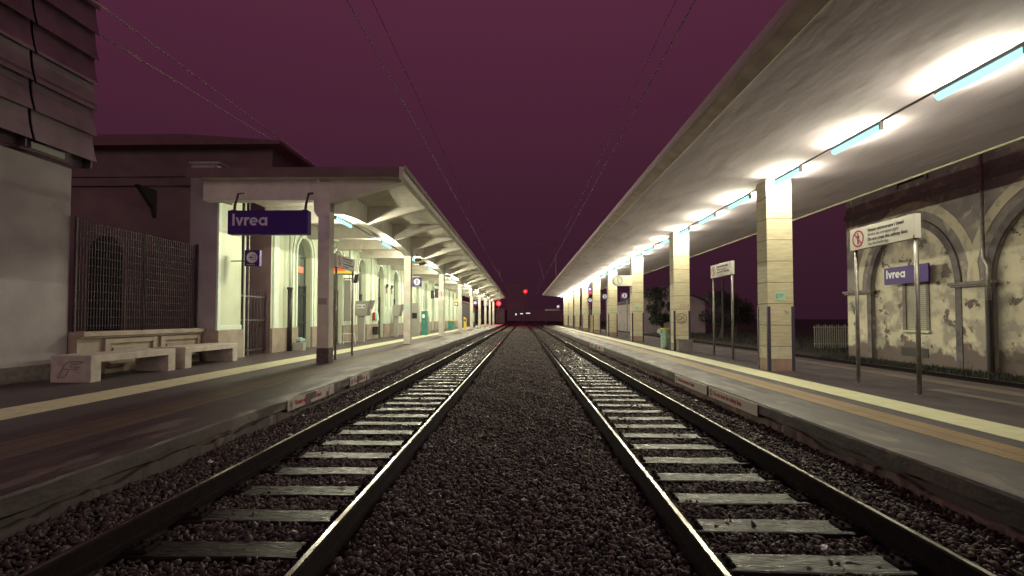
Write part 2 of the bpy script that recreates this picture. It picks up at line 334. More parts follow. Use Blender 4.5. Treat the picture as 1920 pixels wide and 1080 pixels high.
# platforms
def platform(side, name, xe, xk, xback, y0, y1):
    s = 1 if xe > 0 else -1
    b = B().box(xk, xback, y0, y1, -.9, PZ); o = b.build(name, 'asphalt' if s > 0 else 'paving'); tag(o, kind='structure')
    k = B(); ys = []; y = y0
    while y < min(y1, 40): ys.append(y); y += .22
    while y < y1: ys.append(y); y += 3
    ys.append(y1); rnd = random.Random(5+s)
    def J(a): return rnd.uniform(-a, a)
    ch = 0
    for y in ys:
        if rnd.random() < .12: ch = .022
        else: ch *= .4
        e1, e2 = xe-s*(.045+J(.004)), PZ-.02-ch*.5+J(.003)
        k.v += [(e1+s*J(.004), y, .055+J(.01)), (e1, y, e2), (xe-s*(.032-ch)+s*J(.003), y, PZ+.002-ch*.25), (xe+s*.06, y, PZ+.006+J(.0015)), (xk, y, PZ+.006), (xk, y, .05)]
    for j_ in range(len(ys)-1):
        for i_ in range(6): k.f.append((j_*6+i_, j_*6+(i_+1) % 6, (j_+1)*6+(i_+1) % 6, (j_+1)*6+i_)); k.mi.append(0)
    k.f += [tuple(range(6)), tuple(range(len(ys)*6-6, len(ys)*6))]; k.mi += [0, 0]
    tag(k.build(name+'_kerb', 'kerb_stone'), kind='structure')
    w = B().box(xe+s*.03, xk, y0, y1, -.9, .048); tag(w.build(name+'_wall', 'platform_wall'), kind='structure')
    f = B(); y = y0; rows = []                                   # rough masonry footing with a ragged top
    zt = -.02
    while y < y1:
        zt = min(.035, max(-.06, zt+random.uniform(-.022, .022)))
        o_ = random.uniform(.016, .036); rows.append([(xe-s*(o_+.006), y, -.5), (xe-s*(o_+.004), y, -.08), (xe-s*o_, y, zt-.012), (xe-s*(o_-.014), y, zt), (xe+s*.029, y, zt+.004)])
        y += random.uniform(.04, .13) if y < 30 else 4
    f.v = [p for r_ in rows for p in r_]; m5 = len(rows)
    f.f = [(j_*5+i_, j_*5+i_+1, (j_+1)*5+i_+1, (j_+1)*5+i_) for j_ in range(m5-1) for i_ in range(4)]; f.mi = [0]*len(f.f)
    tag(f.build(name+'_footing', 'brick_foot' if s > 0 else 'platform_wall'), kind='structure')
platform(1, 'platform', 3.5, 3.95, 8.8, -6, 84)
platform(-1, 'platform', -3.68, -4.3, -30, -6, 101)
def sheet(name, m, x0, x1, y0, y1, z, kind='structure'):
    return tag(B().box(x0, x1, y0, y1, z-.003, z+.004).build(name, m), kind=kind)
sheet('white_line', 'white_line', 5.05, 5.64, -6, 84, PZ)
sheet('tactile_strip', 'tactile', 4.30, 4.76, -6, 84, PZ)
sheet('tactile_strip', 'tactile_left', 7.95, 8.28, -6, 84, PZ)
sheet('white_line', 'faint_line', 7.05, 7.3, -6, 9, PZ)
sheet('white_line', 'white_line', -7.15, -6.38, -6, 101, PZ)
sheet('tactile_strip', 'tactile_left', -5.2, -4.6, -6, 101, PZ)

# ---------------------------------------------------------------- rails and sleepers
RP = [(-.07,-.172),(.07,-.172),(.07,-.158),(.02,-.145),(.010,-.13),(.010,-.05),(.034,-.038),(.035,-.009),(.027,-.002),(.015,0),(-.019,0),(-.028,-.002),(-.035,-.009),(-.034,-.038),(-.010,-.05),(-.010,-.13),(-.02,-.145),(-.07,-.158)]
def rail(x, label, z=0, y1=240):
    b = B(); ys = [-6, 0, 3, 5]+list(range(8, 60, 4))+[60, 80, 120, y1]; n = len(RP)
    vs = [(x+px+.0025*math.sin(y*.9+x), y, pz+z+.002*math.sin(y*.7+x*3)) for y in ys for px, pz in RP]; fs = []; mi = []
    for j in range(len(ys)-1):
        for i in range(n):
            fs.append((j*n+i, j*n+(i+1) % n, (j+1)*n+(i+1) % n, (j+1)*n+i)); mi.append(1 if i in (9,) else 0)
    b.add(vs, fs); b.mi = mi
    return tag(b.build('rail', ['rust', 'steel']), label, 'rail', 'steel rails of the two station tracks')
rail(RX[0], 'outer rail of the left track, next to the left platform wall')
rail(RX[1], 'inner rail of the left track, bright polished head beside the middle gravel')
rail(RX[2], 'inner rail of the right track, polished head beside the middle gravel')
rail(RX[3], 'outer rail of the right track, next to the right platform wall')
rail(9.75, 'dark rail just behind the far edge of the right platform', -.02, 200)
rail(11.25, 'dark rail in front of the peeling arched wall', -.02, 200)
def sleeper_mesh(seed):
    rnd = random.Random(seed); b = B(); w = .13; L = 1.28; xs = [-L, -.75, -.3, .2, .72, L]; N = len(xs)
    vs = []
    for x in xs:
        j = rnd.uniform(-.012, .012); h = rnd.uniform(-.005, .005)
        vs += [(x, -w+j, -.19), (x, -w+j, -.006+h), (x, -w+.012+j, h), (x, w-.012+j*.6, h), (x, w+j*.6, -.006+h), (x, w+j*.6, -.19)]
    fs = [(j*6+i, j*6+(i+1) % 6, (j+1)*6+(i+1) % 6, (j+1)*6+i) for j in range(N-1) for i in range(6)]+[(0,1,2,3,4,5), tuple(range(N*6-6, N*6))]
    b.add(vs, fs); return b
for cx, side, n_ in ((-2.08, 'left', 140), (1.915, 'right', 140)):
    protos = []
    for k in range(n_):
        y = 2.83+.605*k+(.12 if side == 'left' else 0)
        lab = f'{"dark worn" if side=="left" else "wet shining"} wooden sleeper across the {side} track'
        if k < 6:
            protos.append(B()); o = thing('sleeper', lab, 'sleeper', (cx, y, -.172), random.uniform(-.012, .012), f'wooden sleepers of the {side} track')
            sleeper_mesh(k+100*(cx > 0)).build('timber', 'wet_wood', o)
            for rx in (-.75, .75):
                p = B().cbox(rx-.23, rx+.23, -.085, .085, .0, .02)
                for bx in (-.115, .115, -.19, .19):
                    for by in (-.04, .04): p.tube([(rx+bx, by, .01), (rx+bx, by, .045)], .014, 6)
                p.build('baseplate', 'rust', o)
            protos[-1] = o
        elif k < 45: dup(protos[k % 6], (cx, y, -.172), random.uniform(-.012, .012))
        else:
            o = protos[k % 6].copy(); t_ = protos[k % 6].children[0].copy()
            t_.parent = None; t_.location = (cx, y, -.172); COL.objects.link(t_); t_.name = 'sleeper'; bpy.data.objects.remove(o)
            tag(t_, lab, 'sleeper', f'wooden sleepers of the {side} track')

# ---------------------------------------------------------------- fluorescent fixtures
def fixture(name, label, loc, L, power, group, npt=3, depth=.05):
    o = thing(name, label, 'light fitting', loc, 0, group)
    B().tube([(0, -L/2+.03, 0), (0, L/2-.03, 0)], .055, 14).build('tube', 'tube_glow', o, smooth=False)
    B().box(-.028, .028, -L/2, L/2, .0555, .0555+depth).build('housing', 'housing', o)
    for s0 in (-1, 1): B().cbox(-.035, .035, s0*(L/2-.02)-.02, s0*(L/2-.02)+.02, -.04, .06, .006).build('end_cap', 'housing', o)
    for i in range(npt):
        for s0 in (-1, 1):
            ld = bpy.data.lights.new('tube_light', 'POINT'); ld.energy = power/npt/2; ld.color = TUBE_RGB; ld.shadow_soft_size = 0.0
            lo = bpy.data.objects.new('tube_light', ld); COL.objects.link(lo); lo.parent = o; lo.location = (s0*.068, ((i+.5)/npt-.5)*L*.9, -.045)
    return o
GR = 'lit tubes in a row under the right canopy'
cz = H0+3.19
# right canopy row: far ends at 7.33 + 2.43 k
n0 = None; k = 0; cnt = 0
while True:
    yc = 7.33+2.43*k-.66
    if yc > 77.5: break
    if k >= 0: lab = f'{ORD[cnt]} lit tube of the right canopy row, counted from the near end' if cnt < 12 else 'small distant lit tube in the far half of the right canopy row'; cnt += 1
    else: lab = 'lit tube of the right canopy row beside or behind the viewer'
    near = yc < 32
    if k in (0,) or (not near and n0[1]): 
        f0 = fixture('tube_light_fitting', lab, (6.0, yc, cz), 1.32, RIGHT_W, GR, 3 if near else 1); n0 = (f0, near)
    else: dup(n0[0], (6.0, yc, cz), label=lab)
    k += 1
# left canopy row
GL = 'lit tubes in a row under the left canopy'; cnt = 0; n0 = None
for k in range(16):
    y = 15.35+5.1*k+.75; near = y < 42
    lab = f'{ORD[cnt]} lit tube under the left canopy, counted from its near end' if cnt < 8 else 'small distant lit tube near the far end of the left canopy'; cnt += 1
    if n0 is None or (n0[1] and not near): n0 = (fixture('tube_light_fitting', lab, (-5.80, y, H0+3.09), 1.45, LEFT_W, GL, 3 if near else 1, depth=.12), near)
    else: dup(n0[0], (-5.80, y, H0+3.09), label=lab)

# ---------------------------------------------------------------- right canopy
def zc(x): return H0+float(np.interp(x, [3.15, 3.35, 6.0, 9.3, 9.5], [3.53, 3.50, 3.30, 3.42, 3.42]))
o = thing('platform_canopy', 'long low concrete canopy roof over the right platform', 'canopy', (6, 0, PZ))
Y0, Y1 = -6, 79
def rel(mb): mb.v = [(x-6, y, z-PZ) for x, y, z in mb.v]; return mb
b = B(); xs = [3.36, 3.8, 4.6, 5.4, 6.0, 6.7, 7.6, 8.5, 9.4]
poly = [(x, zc(x)) for x in xs]+[(9.4, H0+3.62), (3.36, H0+3.62)]
rel(b.prism(poly, Y0, Y1)).build('roof_slab', 'ceiling_right', o)
b = B().prism([(3.14, H0+3.55), (3.354, H0+3.475), (3.354, H0+3.66), (3.14, H0+3.68)], Y0, Y1+.02); rel(b).build('edge_beam', 'canopy_edge', o)
b = B().prism([(3.10, H0+3.56), (3.137, H0+3.54), (3.137, H0+3.72), (3.10, H0+3.72)], Y0, Y1+.03); rel(b).build('flashing', 'flashing_metal', o)
b = B().box(3.36, 3.385, Y0, Y1, H0+3.470, H0+3.4985); rel(b).build('drip_strip', 'pale_paint', o)
b = B().tube([(9.47, Y0, H0+3.425), (9.47, Y1, H0+3.425)], .035, 8); rel(b).build('gutter', 'pale_paint', o)
b = B().box(5.985, 6.015, Y0, Y1-1, H0+3.28, H0+3.305); rel(b).build('cable_duct', 'conduit', o)

# right pillars
def pillar_right(loc, label):
    o = thing('stone_pillar', label, 'pillar', loc, 0, 'tiled stone pillars of the right canopy')
    h = 4.55-.02; b = B(); z = .30; k = 0; zz = [0.30, .62, 1.02]
    b.box(0.012, .588, .012, .488, .0, h)
    b.build('core', 'joint_dark', o)
    c = B(); z = .58
    while z < h-.01:
        z2 = min(z+.502, h); c.cbox(0, .6, 0, .5, z+.006, z2-.006, .004); z = z2
    c.build('stone_cladding', 'travertine', o)
    B().cbox(-.002, .602, -.002, .502, .0, .285, .006).build('base_stone', 'pink_stone', o)
    B().cbox(-.001, .601, -.001, .501, .289, .577, .004).build('painted_band', 'pale_paint', o)
    for sx in (0, 1):
        for sy in (0, 1):
            x = sx*.6; y = sy*.5; q = B().box(x-.012-.03*(sx == 0)*0-(.045 if sx else 0), x+.012+(0 if sx else .045), y-.014 if sy == 0 else y-.0, y+.0 if sy == 0 else y+.014, .01, 1.52)
            q.box(x-.014 if sx == 0 else x, x if sx == 0 else x+.014, (y if sy == 0 else y-.045), (y+.045 if sy == 0 else y), .01, 1.52)
            q.build('corner_guard', 'dark_strip', o)
    p = B().box(.17, .41, -.012, -.003, 1.66, 1.86); pl = p.build('notice_plate', 'mint', o)
    q = B().box(.20, .225, -.016, -.0125, 1.70, 1.82); q.box(.25, .38, -.016, -.0125, 1.80, 1.815); q.box(.25, .36, -.016, -.0125, 1.765, 1.775); q.box(.25, .33, -.016, -.0125, 1.735, 1.745); q.build('print', 'ink_grey', pl)
    return o
PY = [11.95+7.33*i for i in range(9)]
names = ['nearest', 'second', 'third', 'fourth', 'fifth', 'sixth', 'seventh', 'eighth', 'ninth']
extra = ['with a mint notice, beside the white warning sign', 'with circled graffiti and a grey box at its foot', 'carrying the round clock', '', '', '', '', '', '']
p0 = pillar_right((5.76, PY[0], PZ), 'nearest stone pillar of the right platform, '+extra[0])
P = [p0]
for i in range(1, 9):
    P.append(dup(p0, (5.76, PY[i], PZ), label=f'{names[i]} stone pillar of the right platform '+(extra[i] or 'counted from the near end')))
# graffiti and smudges on the second pillar
g1 = B(); cxx, czz, rr = .29, 1.22, .19
g1.ribbon([(cxx+rr*math.cos(t)*(1+.06*math.sin(3*t)), czz+rr*math.sin(t)) for t in np.linspace(0, 2*math.pi, 22)], .02, -.004, .002)
g1.ribbon([(cxx-.13, czz+.02), (cxx-.08, czz+.10), (cxx-.0, czz+.08), (cxx-.03, czz-.02), (cxx-.09, czz-.08), (cxx-.02, czz-.13), (cxx+.07, czz-.09)], .018, -.004)
g1.ribbon([(cxx+.12, czz+.12), (cxx+.03, czz+.10), (cxx+.05, czz+.0), (cxx+.12, czz-.03), (cxx+.06, czz-.12)], .018, -.004)
g1.ribbon([(cxx-.14, czz-.05), (cxx+.14, czz+.07)], .016, -.0065)
g1.build('graffiti', 'graffiti', P[1])
g2 = B().ribbon([(.24, 1.62), (.25, 1.80), (.31, 1.68), (.37, 1.82), (.39, 1.62)], .014, -.004)
g2.ribbon([(.44, 1.62), (.47, 1.74), (.50, 1.62)], .012, -.004); g2.ribbon([(.53, 1.62), (.53, 1.80), (.57, 1.72), (.53, 1.63)], .012, -.004); g2.build('graffiti', 'graffiti_faint', P[1])
for ch in list(P[1].children):
    if ch.name.startswith('notice_plate'):
        for c2 in list(ch.children): bpy.data.objects.remove(c2)
        bpy.data.objects.remove(ch)
g3 = B().ribbon([(.38, 1.44), (.43, 1.37), (.40, 1.32)], .012, -.004); g3.ribbon([(.43, 1.42), (.50, 1.36), (.44, 1.33)], .01, -.004); g3.ribbon([(.47, 1.40), (.42, 1.34)], .01, -.004); g3.build('graffiti', 'graffiti_faint', P[0])

# ---------------------------------------------------------------- warning signs on two posts
def prohib(mb_ring, mb_fig, cx, cz, r, y=-.0):
    mb_ring.ribbon([(cx+r*math.cos(t), cz+r*math.sin(t)) for t in np.linspace(0, 2*math.pi, 33)[:-1]], r*.22, y, .002, closed=True)
    mb_ring.ribbon([(cx-r*.68, cz+r*.68), (cx+r*.68, cz-r*.68)], r*.17, y-.0022, .002)
    mb_fig.disc(cx, cz+r*.62, r*.13, y, .0018, 12)
    mb_fig.prism([(cx-r*.22, cz+r*.44), (cx+r*.22, cz+r*.44), (cx+r*.26, cz-r*.02), (cx+r*.14, cz-r*.05), (cx+r*.12, cz-r*.72), (cx+r*.01, cz-r*.72), (cx, cz-r*.2), (cx-r*.05, cz-r*.72), (cx-r*.17, cz-r*.72), (cx-r*.13, cz-r*.05), (cx-r*.27, cz)], y-.0018, y)
def warning_sign(label, loc, rz, zt, L=1.62, h=.40, th=.10, leg_dx=(-.72, .76)):
    o = thing('warning_sign', label, 'sign', loc, rz, 'white do-not-cross signs on two posts')
    bd = B().cbox(-L/2, L/2, -th/2, th/2, zt-h, zt, .004).build('sign_board', 'sign_white', o)
    e_ = B().box(L/2-.04, L/2-.012, -th/2-.004, -th/2-.0005, zt-h-.0, zt-h+.05).build('end_mark', 'sign_red', bd)
    y = -th/2-.0005; r_, f_ = B(), B(); prohib(r_, f_, -L/2+.235, zt-h/2, .145, y)
    r_.build('prohibition_ring', 'sign_red', bd); f_.build('walking_figure', 'sign_ink', bd)
    x = -L/2+.50
    text(bd, 'Vietato attraversare i binari', .088, (x, y-.001, zt-.115), 'sign_ink', .012, sx=.90)
    text(bd, 'Servirsi del sovrappassaggio', .078, (x, y-.001, zt-.193), 'ink_grey', 0, sx=.88)
    text(bd, 'Do not cross the railway lines', .088, (x, y-.001, zt-.285), 'sign_ink', .012, sx=.90)
    text(bd, 'Use the footbridge', .078, (x, y-.001, zt-.363), 'ink_grey', 0, sx=.88)
    for lx in leg_dx:
        B().tube([(lx, 0, 0), (lx, 0, zt-h)], .034, 12).build('post', 'galvanised', o, smooth=True)
        B().tube([(lx, 0, 0), (lx, 0, .012)], .07, 12).build('foot_plate', 'galvanised', o)
    return o
w1 = warning_sign('large white do-not-cross sign on two posts before the peeling wall', (6.42, 9.08, PZ), R(-90), H0-PZ+1.70)
w2 = dup(w1, (6.24, 15.85, PZ), label='smaller-looking white do-not-cross sign between the first and second pillars')
w3 = dup(w1, (-5.62, 15.75, PZ-.0), R(90), label='white do-not-cross sign behind the first left pillar')
for c in w3.children:
    if c.name.startswith('sign_board'): c.location.z += .24
    if c.name.startswith('post'): c.scale.z = 1.09

# station name on the peeling wall, hanging name sign on the left
def ivrea(parent, x, y, z, h, m):
    def st(name, fn):
        b = B(); fn(b); b.build(name, m, parent)
    w = h*.19; xh = h*.70; c = x+h*.10
    st('letter_i', lambda b: b.box(x, x+w, y-.003, y, z, z+h))
    x1 = x+h*.27
    st('letter_v', lambda b: b.prism([(x1, z+xh), (x1+w*1.05, z+xh), (x1+h*.33, z+h*.28), (x1+h*.66-w*1.05, z+xh), (x1+h*.66, z+xh), (x1+h*.40, z), (x1+h*.26, z)], y-.003, y))
    x2 = x1+h*.72
    def r_(b):
        b.box(x2, x2+w, y-.003, y, z, z+xh); b.ribbon([(x2+w*.6, z+xh*.55), (x2+w*1.1, z+xh*.80), (x2+w*1.7, z+xh*.90), (x2+w*2.3, z+xh*.86)], w*.95, y+.0, .0032)
    st('letter_r', r_)
    x3 = x2+h*.46; R_ = xh/2-w*.45
    def e_(b):
        cx, cz = x3+xh/2, z+xh/2; a = [math.radians(t) for t in range(0, 316, 15)]
        b.ribbon([(cx+R_*math.cos(t), cz+R_*math.sin(t)) for t in a], w*.92, y, .003); b.box(cx-R_, cx+R_+w*.44, y-.0034, y-.0004, cz-w*.36, cz+w*.3)
    st('letter_e', e_)
    x4 = x3+xh+h*.08
    def a_(b):
        cx, cz = x4+xh/2, z+xh/2
        b.ribbon([(cx+R_*math.cos(t), cz+R_*math.sin(t)) for t in np.linspace(0, 2*math.pi, 25)[:-1]], w*.92, y, .003, closed=True); b.box(x4+xh-w*.85, x4+xh+w*.1, y-.0034, y-.0004, z, z+xh)
    st('letter_a', a_)
def name_sign(name, label, loc, rz, L, h, th, txt, letter, hang=0):
    o = thing(name, label, 'sign', loc, rz)
    B().cbox(-L/2, L/2, -th, 0, 0, h, .006).build('panel', 'sign_blue', o)
    ivrea(o, -L/2+L*.06, -th-.0005, h*.36, h*.50, letter)
    return o
name_sign('station_name_sign', 'glossy blue station name sign on the peeling arched wall', (13.24, 17.6, H0+1.19), R(-90), 2.0, .60, .06, 'Ivrea', 'letter_white')
hs = name_sign('station_name_sign', 'hanging blue station name sign at the near end of the left canopy', (-6.70, 13.25, H0+2.20), 0, 2.13, .63, .22, 'Ivrea', 'letter_pale')
for x in (-.95, .95):
    B().tube([(x, -.11, .62), (x+.02, -.11, .82), (x+.03, .02, 1.12), (x+.03, .25, 1.19)], .035, 8).build('hanger', 'black_iron', hs)
    B().cbox(x-.07, x+.07, -.17, -.05, .62, .66).build('bracket', 'black_iron', hs)
# plates on the platform walls
def wall_plate(label, loc, rz, L, parts, worn=False):
    o = thing('warning_plate', label, 'sign', loc, rz, 'do-not-cross plates along the platform edges')
    B().box(-L/2, L/2, -.012, 0, 0, .175).build('plate', 'sign_white_worn' if worn else 'sign_white', o)
    r_, f_ = B(), B(); prohib(r_, f_, -L/2+.11, .088, .058, -.0125); r_.build('prohibition_ring', 'sign_red' if not worn else 'ink_grey', o); f_.build('walking_figure', 'sign_ink', o)
    if worn:
        g_ = B(); g_.box(-L*.17, -L*.06, -.0165, -.0145, -.001, .172).box(-L*.06, L*.05, -.0165, -.0145, .06, .172).box(L*.30, L*.36, -.0165, -.0145, .0, .09); g_.build('grime_patch', 'dirty_base', o)
    text(o, parts, .115, (-L/2+.24, -.0135, .055), 'sign_red', .02, sx=.82 if L > 1.8 else .8)
    return o
wall_plate('white plate with red lettering on the right platform edge, nearer one', (3.447, 8.45, .012), R(-90), 1.92, 'Do not cross the railway lines')
wall_plate('white plate with red lettering on the right platform edge, farther one', (3.447, 10.50, .012), R(-90), 1.96, 'Vietato attraversare i binari')
wall_plate('small distant red-lettered plate under the right kerb, near the clock', (3.447, 22.5, .012), R(-90), 1.9, 'Do not cross the railway lines', True)
wall_plate('faint distant plate under the right kerb beyond the clock', (3.447, 24.9, .012), R(-90), 1.9, 'Vietato attraversare i binari', True)
wall_plate('worn half-rubbed plate on the left platform edge, nearer one', (-3.627, 8.68, .012), R(90), 1.9, 'Vietato attraversare i binari', True)
wall_plate('worn plate with red letters on the left platform edge, farther one', (-3.627, 11.2, .012), R(90), 1.35, 'Do not cross the ra', True)

# ---------------------------------------------------------------- clock, number signs and other things on the right platform
def number_sign(label, loc, rz, num, s=.42, post=None, sub=None, thick=.05):
    o = thing('number_sign', label, 'sign', loc, rz)
    B().cbox(-s/2, s/2, -thick/2, thick/2, 0, s*1.06, .004).build('panel', 'sign_blue', o)
    B().disc(0, s*.57, s*.37, -thick/2-.0005, .002).build('disc', 'letter_white', o)
    if num == 'exit':
        b = B().ribbon([(-.0, s*.73), (.10*s/.42, s*.73), (.10*s/.42, s*.41), (-.0, s*.41)], .03*s, -thick/2-.003, .002)
        b.ribbon([(0, s*.73), (0, s*.64)], .03*s, -thick/2-.003, .002); b.ribbon([(0, s*.5), (0, s*.41)], .03*s, -thick/2-.003, .002)
        b.ribbon([(.14*s, s*.57), (-.16*s, s*.57)], .05*s, -thick/2-.003, .002); b.ribbon([(-.06*s, s*.66), (-.17*s, s*.57), (-.06*s, s*.48)], .05*s, -thick/2-.003, .002)
        b.build('exit_symbol', 'sign_blue', o); text(o, 'Uscita Exit', s*.13, (-s*.34, -thick/2-.002, s*.05), 'letter_white', 0)
    else:
        text(o, num, s*.66, (0, -thick/2-.003, s*.34), 'sign_blue', .03, align='CENTER')
        if sub: text(o, sub, s*.14, (0, -thick/2-.002, s*.05), 'letter_white', 0, align='CENTER')
    if post:
        B().tube([(post[0], 0, -post[1]), (post[0], 0, .05)], .03, 8).build('post', 'galvanised', o)
    return o
c = thing('platform_clock', 'white double-faced clock box mounted on the third right pillar', 'clock', (5.0, PY[2]-.02, H0+1.955))
pts = [(.14*0+.27*math.cos(t), .27*math.sin(t)) for t in np.linspace(math.pi/2, 3*math.pi/2, 16)]
B().prism(pts+[(.75, -.27), (.75, .27)], -.11, .11).build('clock_case', 'clock_face', c)
B().ribbon([(.235*math.cos(t), .235*math.sin(t)) for t in np.linspace(0, 2*math.pi, 33)[:-1]], .022, -.1105, .02, closed=True).build('bezel', 'housing', c)
t_ = B()
for k in range(12):
    a = k*math.pi/6; t_.ribbon([(.165*math.sin(a), .165*math.cos(a)), (.20*math.sin(a), .20*math.cos(a))], .018, -.111, .002)
t_.build('hour_marks', 'sign_ink', c)
B().ribbon([(-.005, -.03), (.01, .14)], .022, -.114, .002).build('minute_hand', 'sign_ink', c); B().ribbon([(0, .02), (.045, -.17)], .022, -.1165, .002).build('hour_hand', 'sign_ink', c)
number_sign('blue number 2 platform sign on a post beyond the clock', (6.22, 38.2, H0+1.36), 0, '2', .44, (.12, H0+1.36-PZ)); 
number_sign('blue number 3 platform sign beside the clock, half behind a pillar', (6.25, 31.0, H0+1.12), 0, '3', .42, (.16, H0+1.12-PZ), thick=.05)
number_sign('blue round-symbol sign left of the number 2 sign', (6.35, 47.5, H0+1.42), 0, 'i', .46, (0, H0+1.42-PZ))
number_sign('tiny distant round white sign at the end of the right canopy', (5.62, 79.5, H0+1.5), 0, '2', .5)
o = thing('display_box', 'red and blue hanging display high beside the fifth right pillar', 'display', (6.25, 46.9, H0+2.2))
B().cbox(-.17, .17, -.08, .08, 0, .25).build('lower_panel', 'sign_red', o); B().cbox(-.17, .17, -.079, .079, .252, .72).build('upper_panel', 'sign_blue', o)
B().box(-.08, .06, -.085, -.0795, .38, .55).build('screen', 'lamp_pale', o); B().tube([(0, 0, .72), (0, 0, 1.15)], .03, 6).build('hanger', 'black_iron', o)
o = thing('yellow_validator', 'yellow slant-topped ticket validator by the fifth right pillar', 'ticket validator', (6.15, 44.0, PZ))
B().prism([(-.2, 0), (.22, 0), (.22, 1.22), (-.2, 1.5)], -.1, .1).build('case', 'yellow', o); B().box(-.1, .12, -.108, -.1005, .95, 1.12).build('slot_panel', 'sign_ink', o)
# bag bin
o = thing('litter_bin', 'pale green bag bin with a yellow lid behind the second right pillar', 'bin', (5.72, 20.35, PZ))
b = B(); rg = []
for z, r in ((.02, .13), (.1, .165), (.4, .175), (.62, .18), (.70, .17), (.80, .20)):
    rg.append([( (r+.014*math.sin(5*a+z*9))*math.cos(a), (r+.014*math.sin(5*a+z*9))*math.sin(a), z) for a in [2*math.pi*q/24 for q in range(24)]])
vs = [p for q in rg for p in q]; b.add(vs, [(j*24+i, j*24+(i+1) % 24, (j+1)*24+(i+1) % 24, (j+1)*24+i) for j in range(5) for i in range(24)]+[tuple(range(24))])
b.build('bag', 'bag', o, smooth=True)
B().prism([(-.17, .60), (-.32, .66), (-.27, .80), (-.16, .78)], -.07, .05).build('bag_flap', 'bag', o)
B().tube([(0, 0, .80), (0, 0, .845)], .205, 20).build('lid', 'yellow', o); B().tube([(.17, .1, 0), (.17, .1, .82)], .022, 8).build('post', 'galvanised', o)
o = thing('grit_box', 'grey wrinkled box at the foot of the second right pillar', 'box', (6.07, PY[1]-.19, PZ))
B().prism([(-.27, 0), (.27, 0), (.29, .40), (-.25, .43)], -.15, .15).build('body', 'grey_box', o); B().prism([(-.27, .432), (.31, .402), (.31, .43), (-.27, .46)], -.165, .165).build('lid', 'grey_box', o)

# ---------------------------------------------------------------- ruined arched building on the right
o = thing('arched_building', 'old building with peeling plaster and blind arches behind the right platform', 'building', (13.4, 18, -.2))
GZ = -.2; sz = H0+1.03; R_in = 1.9; arches = [(17.7, 1.9), (12.72, 1.9), (7.7, 1.9), (2.7, 1.9)]
def arc(cy, r, zs, n=24, ry=None): return [(cy-r*math.cos(math.pi*k/n), zs+(ry or r)*math.sin(math.pi*k/n)) for k in range(n+1)]
def arched_panel(mb, X, dX, y0, y1, z0, z1, cy, hw, zs, ry, zb, inward):
    """wall face at X from y0..y1, z0..z1 with an arched opening; reveal goes to X+dX"""
    A = arc(cy, hw, zs, 24, ry)
    V = []; 
    def f(poly): mb.add([(X, y, z) for y, z in poly], [tuple(range(len(poly)))])
    f([(y0, z0), (cy-hw, z0), (cy-hw, zs), (cy-hw, z1), (y0, z1)]); f([(cy+hw, z0), (y1, z0), (y1, z1), (cy+hw, z1), (cy+hw, zs)])
    for i in range(24): f([A[i], A[i+1], (A[i+1][0], z1), (A[i][0], z1)])
    if zb > z0+.01: f([(cy-hw, z0), (cy+hw, z0), (cy+hw, zb), (cy-hw, zb)])
    path = [(cy-hw, zb)]+A+[(cy+hw, zb)]
    for i in range(len(path)-1):
        (a, b_), (c_, d_) = path[i], path[i+1]
        mb.add([(X, a, b_), (X, c_, d_), (X+dX, c_, d_), (X+dX, a, b_)], [(0, 1, 2, 3)])
def L_(mb): mb.v = [(x-13.4, y-18, z-GZ) for x, y, z in mb.v]; return mb
b = B(); zr = 2.15
bounds = [21.0, 15.2, 10.2, 5.2, 0]
ysz = [(15.21, 21.0), (10.21, 15.21), (5.2, 10.21), (-2, 5.2)]
for (cy, hw), (a0, a1) in zip(arches, ysz): arched_panel(b, 13.4, .13, a0, a1, GZ, H0+4.0, cy, hw, sz+.02, zr, GZ, 1)
L_(b).build('outer_wall', 'spandrel_grey', o, recalc=False)
b = B().box(13.53, 14.2, -2, 20.99, GZ, H0+4.0); L_(b).build('infill_wall', 'peeling_plaster', o)
# piers with peeling plaster below the springing
b = B()
for a0, a1 in ((19.6, 21.0), (14.62, 15.8), (9.6, 10.82), (4.6, 5.8)): L_(B().box(13.375, 13.399, a0+.01, a1-.01, GZ, sz-.05)).build('pier_plaster', 'peeling_plaster', o)
b = B().box(13.4, 20, 20.99, 21.02, GZ, H0+7); L_(b).build('end_wall', 'spandrel_grey', o)
b = B().box(13.36, 20, -2, 21.1, H0+4.0, H0+4.2); L_(b).build('string_course', 'corbel', o)
b = B().box(13.4, 20, -2, 20.98, H0+4.2, H0+8); L_(b).build('upper_wall', 'spandrel_grey', o)
for y in (17.5, 12.7, 8.5):
    b = B().box(13.36, 13.399, y-.6, y+.6, H0+4.7, H0+6.6); w_ = L_(b).build('window', 'glass_dark', o)
    b = B().box(13.34, 13.398, y-.72, y-.601, H0+4.6, H0+6.7); b.box(13.34, 13.398, y+.601, y+.72, H0+4.6, H0+6.7); L_(b).build('frame', 'corbel', w_)
for ai, (cy, hw) in enumerate(arches[:3]):
    for nm, r0, r1, m_, xx in (('arch_moulding', hw-.02, hw+.20, 'arch_grey', 13.34), ('arch_band', hw+.50, hw+.80, 'arch_pale', 13.385-.004*ai)):
        b = B(); n = 28; ps = []
        for k in range(n+1):
            a = math.pi*k/n
            if nm == 'arch_band' and abs(r0*math.cos(a)) > 2.40: continue
            ps.append(((cy-r0*math.cos(a), sz+(zr+r0-hw)*math.sin(a)), (cy-r1*math.cos(a), sz+(zr+r1-hw)*math.sin(a))))
        for p_, q_ in zip(ps[:-1], ps[1:]):
            b.prism([p_[0], q_[0], q_[1], p_[1]], xx, 13.3985 if nm == 'arch_band' else 13.3995, 'x')
        L_(b).build(nm, m_, o)
b = B()
